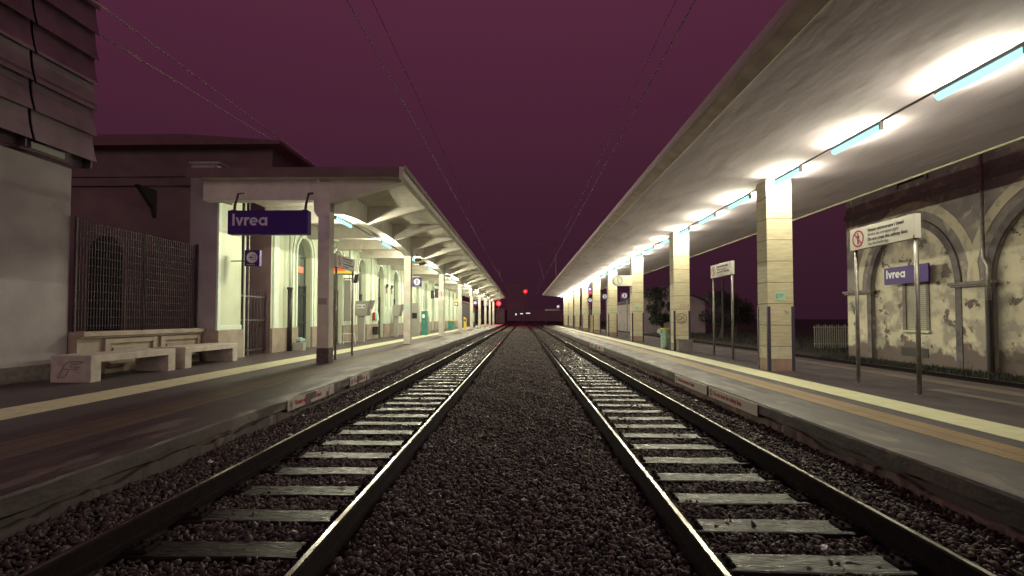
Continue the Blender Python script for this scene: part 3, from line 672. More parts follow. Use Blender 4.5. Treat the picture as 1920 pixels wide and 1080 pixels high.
for cy, hw in arches[:3]:
    for s in (-1, 1):
        e0 = cy+s*hw; b = B(); b.box(13.35, 13.3995, min(e0-s*.02, e0+s*.2), max(e0-s*.02, e0+s*.2), GZ, sz-.04)
        L_(b).build('jamb_moulding', 'arch_grey', o)
b = B()
for a0, a1 in ((19.4, 21.1), (14.45, 15.95), (9.45, 10.95)): L_(B().cbox(13.22, 13.41, a0, a1, sz-.04, sz+.05).cbox(13.27, 13.41, a0+.05, a1-.05, sz-.10, sz-.0401)).build('corbel', 'corbel', o)
# window with shutter
b = B().box(13.50, 13.545, 17.12, 17.98, H0-.42, H0+1.2); sh = L_(b).build('window', 'louvre', o)
b = B().box(13.46, 13.529, 17.98, 18.12, H0-.42, H0+1.2); b.box(13.49, 13.529, 17.0, 17.12, H0-.42, H0+1.2); L_(b).build('frame', 'corbel', sh)
b = B().box(13.42, 13.529, 16.95, 18.2, H0-.5, H0-.421); L_(b).build('sill', 'pale_paint', sh)
b = B().box(13.515, 13.535, 17.1, 18.3, GZ+.32, GZ+.62); L_(b).build('cellar_vent', 'black_iron', o)
b = B().tube([(13.25, 14.72, H0+6), (13.25, 14.72, H0+1.75), (13.22, 14.55, H0+1.5), (13.22, 14.55, H0+.5)], .05, 8); L_(b).build('drainpipe', 'galvanised', o, smooth=True)
b = B().tube([(13.22, 14.55, H0+.5), (13.22, 14.55, GZ+.1)], .075, 8); L_(b).build('drain_foot', 'black_iron', o)

# ---------------------------------------------------------------- scenery beyond the right platform
def grass(name, label, x0, x1, y0, y1, n, z, h=.14):
    rs = RNG; X = rs.uniform(x0, x1, n); Y = rs.uniform(y0, y1, n); A = rs.uniform(0, 6.28, n); H = rs.uniform(.4, 1, n)*h; b = B()
    for x, y, a, hh in zip(X, Y, A, H):
        dx, dy = .02*math.cos(a), .02*math.sin(a); lx, ly = random.uniform(-.06, .06), random.uniform(-.06, .06)
        b.v += [(x-dx, y-dy, z), (x+dx, y+dy, z), (x+lx, y+ly, z+hh)]; k = len(b.v); b.f.append((k-3, k-2, k-1)); b.mi.append(0)
    return tag(b.build(name, 'grass_blades', recalc=False), label, 'grass', kind='stuff')
tag(B().box(13.2, 60, 21, 120, -.39, -.14).build('verge', 'earth'), kind='structure')
tag(B().box(11.9, 13.5, -2, 21.02, -.39, -.145).build('verge', 'earth'), kind='structure')
grass('grass', 'dark weedy grass along the foot of the peeling wall', 11.9, 13.3, 6, 21, 5000, -.15, .16)
grass('grass', 'dark grass field behind the right platform', 13.3, 30, 21, 60, 14000, -.15, .3)
o = thing('picket_fence', 'short pale picket fence panel on the grass before the building corner', 'fence', (16.35, 27, -.16))
for z in (.22, 1.08): B().box(-.95, .95, -.02, .02, z, z+.06).build('rail', 'far_white', o)
for k in range(17):
    x = -.92+k*.115; B().box(x-.022, x+.022, -.045, -.021, .02, 1.2+.03*((k*7) % 3)).build('picket', 'far_white', o)
def house(name, label, x0, x1, y0, y1, h, ridge, m, wins, gable=True, cat='building'):
    cx = (x0+x1)/2; o = thing(name, label, cat, (cx, y0, -.15)); w = (x1-x0)/2; d = y1-y0
    B().prism([(-w, 0), (w, 0), (w, h), (0, h+ridge), (-w, h)] if ridge else [(-w, 0), (w, 0), (w, h), (-w, h)], 0, d).build('wall', m, o)
    if ridge:
        B().prism([(-w-.3, h-.1), (0, h+ridge+.02), (w+.3, h-.1), (w+.3, h+.05), (0, h+ridge+.2), (-w-.3, h+.05)], -.3, d+.3).build('roof', 'tile_dark', o)
    for (u, v, a, c_) in wins: B().box(u-a/2, u+a/2, -.03, -.001, v, v+c_).build('window', 'glass_dark', o)
    return o
house('white_shed', 'small white shed with narrow dark windows beside the third right pillar', 11.62, 12.75, 62, 66, 3.5, 0, 'far_white', [(-.3, .9, .2, 2), (.12, .9, .2, 2)])
house('gabled_house', 'dim gabled house behind the second and third right pillars', 11.6, 18.7, 52, 62, 3.3, 1.5, 'far_wall', [])
o = thing('dark_pole', 'thin dark pole between the posts of the small warning sign', 'pole', (14.6, 37, -.15)); B().tube([(0, 0, 0), (0, 0, 4.3)], [.11, .08], 8).build('shaft', 'grille_iron', o); B().tube([(-.4, 0, 1.9), (0, 0, 1.6)], .03, 6).build('stay', 'grille_iron', o)
def tree(label, x, y, h, r, n, seed, cat='tree', fade=1):
    rnd = random.Random(seed); o = thing('leafy_tree', label, cat, (x, y, -.2)); t = B()
    t.tube([(0, 0, 0), (.1, 0, h*.25), (-.05, .1, h*.5), (.1, 0, h*.8)], [.16, .13, .09, .03], 8)
    cl = []
    for k in range(13):
        a = rnd.uniform(0, 6.28); z = h*rnd.uniform(.32, .95); q = r*rnd.uniform(.3, .85)*(1.15-abs(z/h-.6)); p = (q*math.cos(a), q*math.sin(a), z); cl.append((p, r*rnd.uniform(.24, .45)))
        t.tube([(0, 0, z*.62), (p[0]*.5, p[1]*.5, z*.85), p], [.06, .04, .015], 5)
    t.build('trunk', 'bark', o); b = B()
    for _ in range(n):
        c_, rr = cl[rnd.randrange(13)]; d = Vector((rnd.gauss(0, 1), rnd.gauss(0, 1), rnd.gauss(0, .8))).normalized()*rr*rnd.uniform(.45, 1.05); p = Vector(c_)+d
        u = Vector((rnd.gauss(0, 1), rnd.gauss(0, 1), rnd.gauss(0, 1))).normalized(); v = u.orthogonal().normalized(); s = rnd.uniform(.05, .12)
        k = len(b.v); b.v += [tuple(p-u*s), tuple(p+v*s*.6), tuple(p+u*s), tuple(p-v*s*.6)]; b.f.append((k, k+1, k+2, k+3)); b.mi.append(0)
    b.build('crown', 'leaf', o, recalc=False); return o
tree('dark bushy tree just left of the second right pillar', 12.3, 45, 4.3, 1.5, 5000, 3)
tree('dark low tree between the posts of the small warning sign', 15.6, 40, 3.6, 1.7, 3500, 5)
tree('dim rounded tree right of the small warning sign', 17.6, 42, 3.4, 1.8, 3500, 8)

# ---------------------------------------------------------------- left canopy
CX = -6
o = thing('platform_canopy', 'ribbed white concrete canopy over the left platform along the station', 'canopy', (CX, 14, PZ))
LY0, LY1 = 13.55, 97
def C_(mb): mb.v = [(x-CX, y-14, z-PZ) for x, y, z in mb.v]; return mb
C_(B().box(-9.0, -3.36, LY0+.02, LY1, H0+3.86, H0+4.06)).build('roof_slab', 'white_concrete', o)
C_(B().prism([(-3.36, H0+3.78), (-3.23, H0+3.82), (-3.23, H0+4.12), (-3.36, H0+4.12)], LY0, LY1)).build('edge_beam', 'white_concrete', o)
C_(B().box(-3.229, -3.19, LY0, LY1, H0+4.02, H0+4.16)).build('flashing', 'galvanised', o)
C_(B().box(-9.25, -3.37, LY0-.03, LY0+.018, H0+3.86, H0+4.12)).build('end_fascia', 'station_dull', o)
ribs = [13.9+3.4*k for k in range(25)]
for i, y in enumerate(ribs):
    w = .17 if i % 3 else .2; ya, yb = y-.02, y-.02+2*w*.8
    C_(B().prism([(-5.38, H0+3.22), (-3.9, H0+3.66), (-3.37, H0+3.79), (-3.37, H0+3.858), (-5.38, H0+3.858)], ya, yb)).build('cantilever_rib', 'white_concrete', o)
    C_(B().box(-8.98, -5.74, ya, yb, H0+3.30, H0+3.858)).build('cross_beam', 'white_concrete', o)
for j in range(8):
    a, c_ = 13.9+10.2*j, 13.9+10.2*(j+1); poly = [(a+.35, H0+3.858), (a+.35, H0+2.98)]
    for k in range(1, 16): t = k/16; poly.append((a+.35+(c_-a-.35)*t, H0+2.98+.32*math.sin(math.pi*t)**.6))
    poly += [(c_, H0+2.98), (c_, H0+3.858)]
    C_(B().prism(poly, -5.73, -5.39, 'x')).build('arched_beam', 'white_concrete', o)
C_(B().box(-6.02, -5.97, 14.3, 96, H0+3.25, H0+3.295)).build('cable_duct', 'conduit', o)
# left pillars
def pillar_left(loc, label, first=False):
    o = thing('concrete_pillar', label, 'pillar', loc, 0, 'white concrete pillars of the left canopy'); top = H0+2.985-PZ
    B().cbox(-.165, .165, -.0, .34, .0, top, .012).build('shaft', 'white_concrete', o)
    return o
o1 = pillar_left((-5.555, 13.9, PZ), 'nearest white concrete pillar with a dark dirty base, holding the canopy corner')
t_ = H0+2.93-PZ
B().prism([(-.27, t_+.05), (-.17, t_-.12), (.172, t_-.12), (.172, t_+.88), (-.29, t_+.88)], -.03, -.002).build('capital', 'white_concrete', o1)
q = B().cbox(-.172, .172, -.006, .346, .0, .42, .012); q.build('dirty_base', 'dirty_base', o1)
q = B().box(-.13, .11, -.006, -.0005, 1.62, 1.80).build('notice_plate', 'machine_grey', o1)
q2 = pillar_left((-5.555, 24.1, PZ), 'second white concrete pillar beside the number 1 sign'); B().box(-.13, .11, -.012, -.0005, 1.70, 1.84).build('notice_plate', 'mint', q2)
lab = ['third white concrete pillar, carrying a round no-crossing sign', 'fourth white concrete pillar of the left platform', 'fifth white concrete pillar of the left platform', 'sixth white concrete pillar of the left platform', 'seventh white concrete pillar of the left platform', 'eighth white concrete pillar of the left platform', 'last white concrete pillar at the far end of the left canopy']
LP = [dup(q2, (-5.555, 34.3+10.2*k, PZ), label=lab[k]) for k in range(7)]
s_ = thing('round_warning_sign', 'white no-crossing notice fixed to the third left pillar', 'sign', (-5.555, 34.28, H0+1.2))
B().box(-.19, .19, -.02, -.004, 0, .66).build('plate', 'sign_white', s_); r_, f_ = B(), B(); prohib(r_, f_, 0, .44, .15, -.021); r_.build('prohibition_ring', 'sign_red', s_); f_.build('walking_figure', 'sign_ink', s_)
text(s_, 'Vietato', .07, (0, -.022, .17), 'ink_grey', 0, align='CENTER'); text(s_, 'attraversare', .06, (0, -.022, .09), 'ink_grey', 0, align='CENTER')

# ---------------------------------------------------------------- station building (left)
FX = -9.0; SY0, SY1 = 17.8, 74.6
o = thing('station_building', 'long white station building with arched doors behind the left platform', 'building', (FX, SY0, PZ))
def S_(mb): mb.v = [(x-FX, y-SY0, z-PZ) for x, y, z in mb.v]; return mb
bay = 3.72; cyl = [20.52+bay*k for k in range(15)]; hw = .66; zsp = H0+2.58; plz = H0-.37
b = B(); ztop = H0+6.1
for k, cy in enumerate(cyl):
    a0 = SY0 if k == 0 else cy-bay/2; a1 = SY1 if k == 14 else cy+bay/2
    arched_panel(b, FX, -.32, a0, a1, PZ, H0+4.4, cy, hw, zsp, .68, PZ, 1)
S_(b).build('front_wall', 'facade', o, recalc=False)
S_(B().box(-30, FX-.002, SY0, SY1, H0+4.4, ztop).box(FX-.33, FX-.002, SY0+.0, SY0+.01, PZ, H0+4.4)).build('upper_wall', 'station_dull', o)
S_(B().box(-30, FX-.004, SY0-.012, SY0-.001, PZ, H0+6.0)).build('end_wall', 'station_dull', o)
S_(B().box(-30, FX-.02, SY0-.14, SY0-.013, H0+4.75, H0+5.05).box(-30, FX+.05, SY0-.22, SY0-.013, H0+5.051, H0+5.2)).build('cornice', 'station_dull', o)
S_(B().prism([(-30.2, ztop), (FX+.5, ztop), (FX+.5, ztop+.12), (-12, ztop+.38), (-30.2, ztop+.38)], SY0-.5, SY1+.5)).build('roof', 'roof_tile', o)
S_(B().box(-29, FX-.6, SY0+.02, SY1, PZ, H0+4.3)).build('interior', 'glass_dark', o)
# bracket and arched window in the end wall
S_(B().prism([(SY0-.9, H0+4.6), (SY0-.013, H0+4.6), (SY0-.013, H0+3.6), (SY0-.12, H0+3.9)], -13.35, -13.2, 'x')).build('eave_bracket', 'black_iron', o)
b = B(); A = arc(-15.0, .72, H0+2.3, 16); b.prism([(-15.72, PZ+.3)]+A+[(-14.28, PZ+.3)], SY0-.05, SY0-.0125); wd = S_(b).build('arched_window', 'glass_dark', o)
b = B(); ps = [(-15.72, PZ+.3)]+A+[(-14.28, PZ+.3)]
b.ribbon([(p[0], p[1]) for p in ps], .14, SY0-.051, .05); S_(b).build('frame', 'roof_tile', wd)
# trims: plinth, arch mouldings, pilasters
b = B(); e_ = [SY0-.02]
for cy in cyl: e_ += [cy-hw-.02, cy+hw+.02]
e_.append(SY1)
for a0, a1 in zip(e_[0::2], e_[1::2]): S_(B().cbox(FX-.01, FX+.09, a0, a1, PZ, plz, .01)).build('plinth', 'plinth_stone', o)
for nm, r0, r1, xx in (('inner_moulding', hw+.02, hw+.13, .055), ('outer_moulding', hw+.30, hw+.40, .04)):
    for cy in cyl[:12]:
        b = B(); A0, A1 = arc(cy, r0, zsp, 18, .68+r0-hw), arc(cy, r1, zsp, 18, .68+r1-hw)
        A0 = [(cy-r0, plz+.02)]+A0+[(cy+r0, plz+.02)]; A1 = [(cy-r1, plz+.02)]+A1+[(cy+r1, plz+.02)]
        for i in range(len(A0)-1): b.prism([A0[i], A0[i+1], A1[i+1], A1[i]], FX-.002, FX+xx, 'x')
        S_(b).build(nm, 'facade_trim', o)
for cy in [SY0+.30]+[c+bay/2 for c in cyl[:12]]: S_(B().cbox(FX-.002, FX+.07, cy-.2, cy+.2, plz+.01, H0+3.60, .012)).build('pilaster', 'facade_trim', o)
S_(B().cbox(FX-.002, FX+.13, SY0-.02, SY1, H0+3.62, H0+3.80, .01)).build('cornice_band', 'facade_trim', o)
for k, cy in enumerate(cyl):
    xw = FX-.27
    b = B(); A = arc(cy, hw+.01, zsp, 16, .69); b.prism([(cy-hw-.01, PZ)]+A+[(cy+hw+.01, PZ)], xw-.03, xw, 'x')
    d = S_(b).build('arched_door', 'glass_lit' if k in (0, 2, 5, 8) else 'glass_dark', o)
    b = B(); f = xw+.002
    for yy in (cy-hw+.03, cy, cy+hw-.03): b.box(f, f+.05, yy-.03, yy+.03, PZ, zsp)
    for zz in (PZ+.05, PZ+1.0, H0+.95, zsp-.08): b.box(f, f+.045, cy-hw, cy+hw, zz, zz+.1)
    S_(b).build('frame', 'door_green' if k != 2 else 'housing', d)
    if k < 6:
        b = B()
        for j in range(11): yy = cy-hw+.06+j*(2*hw-.12)/10; b.tube([(f+.09, yy, PZ+.03), (f+.09, yy, H0+1.35)], .013, 5)
        for zz in (PZ+.1, PZ+1.02, H0+1.3): b.box(f+.085, f+.1, cy-hw+.03, cy+hw-.03, zz, zz+.045)
        S_(b).build('security_grille', 'black_iron', d)
S_(B().box(FX-.20, FX-.17, 20.0, 20.85, H0+1.86, H0+2.12)).build('orange_display', 'screen_orange', o)
# downpipe
q = thing('downpipe', 'white downpipe with a thick black lower section by the first arched door', 'pipe', (FX+.16, 18.95, PZ))
B().tube([(0, 0, 2.36), (0, 0, H0+3.5-PZ)], .05, 10).build('upper_pipe', 'facade_trim', q, smooth=True); B().tube([(0, 0, 0), (0, 0, 2.4)], .085, 10).build('lower_pipe', 'black_iron', q, smooth=True)
B().tube([(0, 0, 2.33), (0, 0, 2.41)], .11, 10).build('collar', 'black_iron', q)

# screen wall pier, gate, low wall with grille
q = thing('end_pier', 'tall plastered pier at the near end of the station facade', 'wall', (FX, 14.6, PZ))
def Q_(mb): mb.v = [(x-FX, y-14.6, z-PZ) for x, y, z in mb.v]; return mb
Q_(B().box(-9.82, FX-.02, 14.6, 15.9, PZ, H0+4.55)).build('pier_body', 'grey_plaster', q)
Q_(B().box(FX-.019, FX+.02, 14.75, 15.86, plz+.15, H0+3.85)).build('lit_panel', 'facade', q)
Q_(B().cbox(FX-.019, FX+.05, 14.6, 14.749, plz, H0+4.5, .01).cbox(FX-.019, FX+.04, 14.75, 15.9, plz+.01, plz+.15, .01)).build('corner_trim', 'facade_trim', q)
Q_(B().cbox(-9.84, FX+.1, 14.57, 15.92, PZ, plz-.001, .01)).build('plinth', 'plinth_stone', q)
Q_(B().box(-9.86, FX+.06, 14.55, 15.95, H0+4.55, H0+4.62)).build('cap', 'grey_plaster', q)
q = thing('drain_bend', 'small drainpipe bending round the pier top under the canopy end', 'pipe', (FX-.1, 14.5, H0+3.4))
B().tube([(0, 0, 1.1), (0, -.02, .35), (.1, -.05, .15), (.4, -.05, .0), (.6, .0, -.05)], .055, 8).build('bent_pipe', 'grey_plaster', q, smooth=True)
q = thing('iron_gate', 'dark iron gate with spiked bars closing the passage beside the exit sign', 'gate', (-9.15, 16.0, PZ), 0)
for k in range(9):
    b = B().tube([(-.3*0, .15+k*.2, .05), (0, .15+k*.2, 2.15), (0, .15+k*.2, 2.28)], [.014, .014, .001], 6); b.build('bar', 'black_iron', q)
for z in (.15, 1.15, 1.95): B().box(-.01, .02, .05, 1.8, z, z+.05).build('cross_rail', 'black_iron', q)
B().box(-.7, -.52, 1.2, 1.4, 0, H0+3.8-PZ).build('gate_post', 'bark', q)
q = thing('conduit_pipe', 'thin white conduit running down the edge of the lit pier', 'pipe', (FX+.08, 15.95, PZ)); B().tube([(0, 0, 0), (0, 0, 5.0)], .028, 8).build('pipe_run', 'facade_trim', q); B().tube([(0, .25, 0), (0, .25, 5.0)], .02, 8).build('pipe_run', 'galvanised', q)
number_sign('small blue exit sign with a white disc under the hanging station name', (-8.25, 15.2, H0+1.58), 0, 'exit', .46, None, thick=.12)
b = thing('exit_sign_bracket', 'thin black bracket arm over the exit sign', 'bracket', (-8.6, 15.3, H0+2.05)); B().tube([(-.38, 0, -.3), (.1, -.03, -.3)], .02, 6).build('arm', 'black_iron', b); B().tube([(-.35, 0, .65), (-.2, 0, .95), (.1, 0, 1.1), (.55, 0, 1.12)], .012, 6).build('cable', 'black_iron', b); B().tube([(.55, 0, 1.04), (.55, 0, 1.2)], .035, 6).build('cable_end', 'black_iron', b)

q = thing('low_wall', 'low moulded stone wall behind the two concrete benches', 'wall', (-9.5, 12.5, PZ))
def Wq(mb): mb.v = [(x+9.5, y-12.5, z-PZ) for x, y, z in mb.v]; return mb
Wq(B().box(-9.8, -9.42, 10.47, 14.6, PZ, H0-.45)).build('wall_body', 'plinth_stone', q)
Wq(B().cbox(-9.9, -9.28, 10.47, 14.59, H0-.40, H0-.30, .02).cbox(-9.86, -9.34, 10.47, 14.585, H0-.448, H0-.402, .01)).build('coping', 'plinth_stone', q)
for a0 in (11.15, 12.9):
    L = 1.45; b = B(); x0, x1 = -9.42, -9.36
    b.box(x0, x1, a0-.02, a0+.12, PZ, H0-.47); b.box(x0, x1, a0+L-.0, a0+L+.13, PZ, H0-.47); b.box(x0, x1-.01, a0+.12, a0+L, H0-.58, H0-.47); b.box(x0, x1-.01, a0+.12, a0+L, PZ, PZ+.2)
    b.box(x0, x1-.03, a0+.24, a0+L-.12, PZ+.30, H0-.68); Wq(b).build('moulded_panel', 'plinth_stone', q)
q = thing('iron_grille', 'tall fine iron grille standing on the low stone wall', 'fence', (-9.55, 12.5, H0-.30))
for sgm, (a0, a1) in enumerate(((10.55, 12.45), (12.5, 14.5))):
    b = B(); y = a0
    while y <= a1: b.box(-.008, .008, y-12.5-.006, y-12.5+.006, .04, 2.42); y += .078
    z = .12
    while z < 2.45: b.box(-.014, -.0085, a0-12.5, a1-12.5, z, z+.012); z += .19
    b.build('grille_panel', 'grille_iron', q)
    for y in (a0-.02, a1+.02): B().box(-.025, .025, y-12.5-.02, y-12.5+.02, 0, 2.46).build('post', 'grille_iron', q)

# kiosk block and shingle screen, far left
q = thing('plaster_block', 'plain grey plastered block at the left edge, below the slatted screen', 'wall', (-9.6, 8, PZ))
b = B().cbox(-13.5, -9.6, 2.2, 10.45, PZ, H0+3.18, .015); b.v = [(x+9.6, y-8, z-PZ) for x, y, z in b.v]; b.build('wall_body', 'grey_plaster', q)
b = B().box(-13.45, -9.57, 2.25, 10.48, PZ, PZ+.32); b.v = [(x+9.6, y-8, z-PZ) for x, y, z in b.v]; b.build('skirting', 'dirty_base', q)
q = thing('slatted_screen', 'tall screen of overlapping curved metal panels above the grey block', 'screen', (-9.2, 9, H0+3.2))
for col, (a0, a1) in enumerate(((9.15, 10.5), (7.72, 9.08), (6.3, 7.65))):
    for r_ in range(7):
        z0 = .13+r_*.55; n = 7; b = B()
        vs = []; fs = []
        for i in range(n):
            t = i/(n-1); off = .11*(1-t)**1.8-.02; vs += [(off, a0-9, z0+t*.62), (off, a1-9, z0+t*.62), (off-.02, a0-9, z0+t*.62), (off-.02, a1-9, z0+t*.62)]
        for i in range(n-1):
            k = i*4; fs += [(k, k+1, k+5, k+4), (k+2, k+6, k+7, k+3), (k, k+4, k+6, k+2), (k+1, k+3, k+7, k+5)]
        fs += [(0, 2, 3, 1), (n*4-4, n*4-3, n*4-1, n*4-2)]
        b.add(vs, fs); b.build('shingle_panel', 'panel_metal', q, smooth=False)
    B().box(-.25, -.06, a1-9+.01, a1-9+.05, 0, 4.0).build('upright', 'dark_metal_edge', q)
B().box(-.3, -.22, -2.6, 1.5, -.0, 4.0).build('backing', 'dark_metal_edge', q)
B().box(-.3, -.1, .25, .95, .02, .16).build('lamp_box', 'housing', q)

# benches
def bench(label, y0, y1, logo):
    o = thing('concrete_bench', label, 'bench', (-8.75, y0, PZ), 0, 'concrete benches along the low wall'); L = y1-y0; w = .40; h = .52
    B().cbox(-w, w, 0, L, h-.14, h, .01).build('seat', 'concrete_bench', o)
    B().box(-w+.003, w-.003, .003, .24, 0, h-.141).build('leg', 'concrete_bench', o); B().box(-w+.003, w-.003, L-.24, L-.003, 0, h-.141).build('leg', 'concrete_bench', o)
    if logo:
        b = B(); s = .0; y = -.0005
        b.ribbon([(-.26, .09), (-.17, .24), (-.13, .33), (-.04, .40), (.25, .40)], .014, y, .003); b.ribbon([(.25, .40), (.17, .355), (.02, .355), (-.03, .30), (.17, .30)], .014, y, .003)
        b.ribbon([(.17, .30), (.10, .255), (-.03, .255), (-.08, .15), (-.13, .10), (-.26, .09)], .014, y, .003); b.ribbon([(-.17, .255), (-.05, .255)], .012, y, .003)
        b.build('carved_emblem', 'groove', o)
    return o
bench('concrete bench with a carved emblem on its near end', 9.6, 11.98, True)
bench('farther concrete bench beside the station pier', 12.33, 14.62, False)

# ---------------------------------------------------------------- things along the left facade
o = thing('cardboard_crate', 'pale box with a crumpled bag behind the black downpipe', 'box', (-8.62, 19.3, PZ), .1)
B().cbox(-.2, .2, -.16, .16, 0, .30).build('box', 'machine_grey', o)
b = B(); rg = [[((.17+.03*math.sin(3*a+z*20))*s_*math.cos(a)+.04, (.13+.03*math.sin(4*a))*s_*math.sin(a), .30+z) for a in [2*math.pi*q_/14 for q_ in range(14)]] for z, s_ in ((.0, .9), (.07, 1.1), (.15, .9), (.20, .35))]
b.add([p for r_ in rg for p in r_], [(j*14+i, j*14+(i+1) % 14, (j+1)*14+(i+1) % 14, (j+1)*14+i) for j in range(3) for i in range(14)]+[tuple(range(42, 56))]); b.build('bag', 'bag', o)
o = thing('white_trestle', 'small white tubular trestle against the second arched door', 'stand', (-8.3, 23.6, PZ))
B().tube([(-.28, 0, 0), (-.28, 0, .5), (.25, 0, .5), (.30, 0, 0)], .02, 6).build('frame', 'facade_trim', o); B().tube([(-.28, 0, .12), (.28, 0, .12)], .018, 6).build('cross_bar', 'facade_trim', o); B().tube([(-.28, .4, 0), (-.28, .4, .5), (.25, .4, .5), (.30, .4, 0)], .02, 6).build('frame', 'facade_trim', o)
o = thing('yellow_box_sign', 'bright yellow projecting sign low behind the first warning sign', 'sign', (-8.25, 23.2, H0+2.05))
B().cbox(-.72, .42, -.12, .12, .0, .12).build('lower_rim', 'yellow', o); B().prism([(-.70, .122), (.1, .122), (-.2, .26), (-.70, .30)], -.1, .1).build('upper_panel', 'screen_orange', o); B().box(-.73, .43, -.13, .13, -.035, -.001).build('frame', 'black_iron', o)
def validator(name, label, loc, s=1.0, marks=True):
    o = thing(name, label, 'payphone', loc)
    B().prism([(-.42*s, 1.42), (-.38*s, 2.12), (.30*s, 2.12), (.18*s, 1.36), (-.36*s, 1.36)], -.22, .22).build('hood', 'machine_grey', o)
    B().prism([(.19*s, 1.38), (.31*s, 2.13), (.50*s, 2.16), (.24*s, 1.40)], -.24, .24).build('dark_shield', 'grey_box', o)
    B().box(-.30*s, .02*s, -.12, .12, 0, 1.359).build('pedestal', 'machine_grey', o)
    if marks:
        m_ = B().box(-.33*s, .12*s, -.224, -.2205, 1.74, 1.95).build('label_strip', 'letter_white', o)
        k = B()
        for x, w in ((-.30, .05), (-.235, .04), (-.18, .05), (-.115, .03), (.0, .10)): k.box(x*s, (x+w)*s, -.227, -.2245, 1.79, 1.88)
        k.build('print', 'ink_grey', o)
    B().box(.24*s, .34*s, -.1, .1, 1.52, 1.72).build('keypad', 'housing', o)
    return o
validator('payphone', 'grey hooded payphone on a pedestal by the third arched window', (-8.22, 26.0, PZ))
validator('payphone', 'smaller grey payphone beyond the wall bin', (-8.3, 33.4, PZ), .8, False)
o = thing('loudspeaker', 'dark tilted loudspeaker on the facade above the payphone', 'loudspeaker', (-8.45, 25.2, H0+1.75)); B().prism([(-.05, 0), (.12, .05), (.24, .46), (.02, .42)], -.12, .12).build('horn', 'black_iron', o); B().box(-.55, -.05, -.03, .03, .2, .26).build('arm', 'galvanised', o); B().cbox(-.52, -.18, -.1, .1, -1.9, .15).build('wall_cabinet', 'machine_grey', o)
o = thing('wall_bin', 'black bin fixed low on the facade between two arched doors', 'bin', (-8.78, 29.9, PZ+.25)); B().prism([(-.1, 0), (.13, 0), (.2, .45), (-.13, .45)], -.16, .16).build('bucket', 'black_iron', o); B().box(-.14, .21, -.17, .17, .451, .48).build('rim', 'black_iron', o)
o = thing('fire_hose_box', 'red and green emergency box on the facade', 'box', (-8.8, 29.9, H0+-.15)); B().cbox(-.08, .06, -.2, .2, 0, .48).build('red_side', 'sign_red', o); B().prism([(.061, .05), (.18, .0), (.14, .42), (.061, .52)], -.19, .19).build('green_door', 'mint', o)
for i, y in enumerate((32.6, 33.8)):
    o = thing('wall_lamp', ['small dark wall lamp left of the fifth arched door', 'small dark wall lamp just right of its twin'][i], 'lamp', (-8.9, y, H0+1.95)); B().tube([(0, 0, 0), (.08, 0, .05), (.1, 0, .25)], .08, 8).build('shade', 'black_iron', o); B().tube([(.05, 0, -.35), (.05, 0, .0)], .06, 8).build('body', 'pink_stone', o); B().tube([(0, 0, -1.2), (0, 0, -.35)], .015, 6).build('cable', 'grey_box', o)
number_sign('blue number 1 platform sign beside the second left pillar', (-5.13, 24.35, H0+1.50), 0, '1', .44, None, 'Torino Aosta')
o = thing('sign_arm', 'short grey arm holding the number 1 sign to its pillar', 'bracket', (-5.38, 24.35, H0+2.0)); B().box(.0, .4, -.015, .015, -.02, .02).build('bar', 'galvanised', o)
o = thing('grey_cabinet', 'tall grey ticket machine just beyond the second left pillar', 'ticket machine', (-7.55, 35.2, PZ)); B().cbox(-.28, .3, -.25, .25, 0, 2.28).build('case', 'machine_grey', o); B().box(-.2, .2, -.256, -.2505, 1.2, 1.6).build('screen', 'glass_dark', o)
o = thing('teal_machine', 'teal vending machine behind the grey ticket machine', 'vending machine', (-7.1, 36.4, PZ)); B().cbox(-.18, .2, -.3, .3, 0, 1.75).build('case', 'teal', o); B().box(-.1, .05, -.306, -.3005, 1.25, 1.5).build('lit_window', 'lamp_pale', o); B().box(.08, .14, -.306, -.3005, .9, 1.3).build('coin_panel', 'sign_red', o)
o = thing('bench_box', 'low grey cabinet beyond the teal vending machine', 'cabinet', (-7.75, 40.0, PZ)); B().cbox(-.25, .3, -.2, .2, 0, 1.35).build('case', 'machine_grey', o)
o = thing('departure_monitor', 'dark pair of departure monitors hanging before the arches', 'display', (-7.7, 44.0, H0+1.7)); B().cbox(-.35, -.05, -.1, .1, 0, .7).build('monitor', 'black_iron', o); B().cbox(.0, .35, -.1, .1, 0.05, .85).build('monitor', 'sign_ink', o); B().tube([(0, 0, .8), (0, 0, 1.55)], .03, 6).build('hanger', 'galvanised', o)
o = thing('green_bin', 'green wheeled bin with a yellow lid between the third and fourth left pillars', 'bin', (-7.4, 52.0, PZ)); B().prism([(-.22, 0), (.22, 0), (.3, .9), (-.3, .9)], -.25, .25).build('body', 'teal', o); B().cbox(-.32, .32, -.28, .28, .901, 1.0).build('lid', 'yellow', o)
o = thing('yellow_sign', 'small yellow and black sign just left of the fourth left pillar', 'sign', (-6.6, 50, H0+1.55)); B().cbox(-.15, .15, -.05, .05, 0.05, .35).build('yellow_panel', 'yellow', o); B().cbox(-.18, .2, -.05, .05, -.35, .04).build('black_panel', 'sign_ink', o); B().disc(0, -.15, .12, -.0505).build('disc', 'letter_white', o); B().tube([(0, 0, .35), (0, 0, 1.75)], .025, 6).build('hanger', 'galvanised', o)
o = thing('yellow_post', 'yellow ticket validator post right of the fourth left pillar', 'ticket validator', (-6.0, 52.5, PZ)); B().prism([(-.14, 0), (.14, 0), (.14, 1.2), (-.14, 1.35)], -.1, .1).build('case', 'yellow', o); B().box(-.1, .1, -.106, -.1005, .9, 1.1).build('slot_panel', 'sign_ink', o)
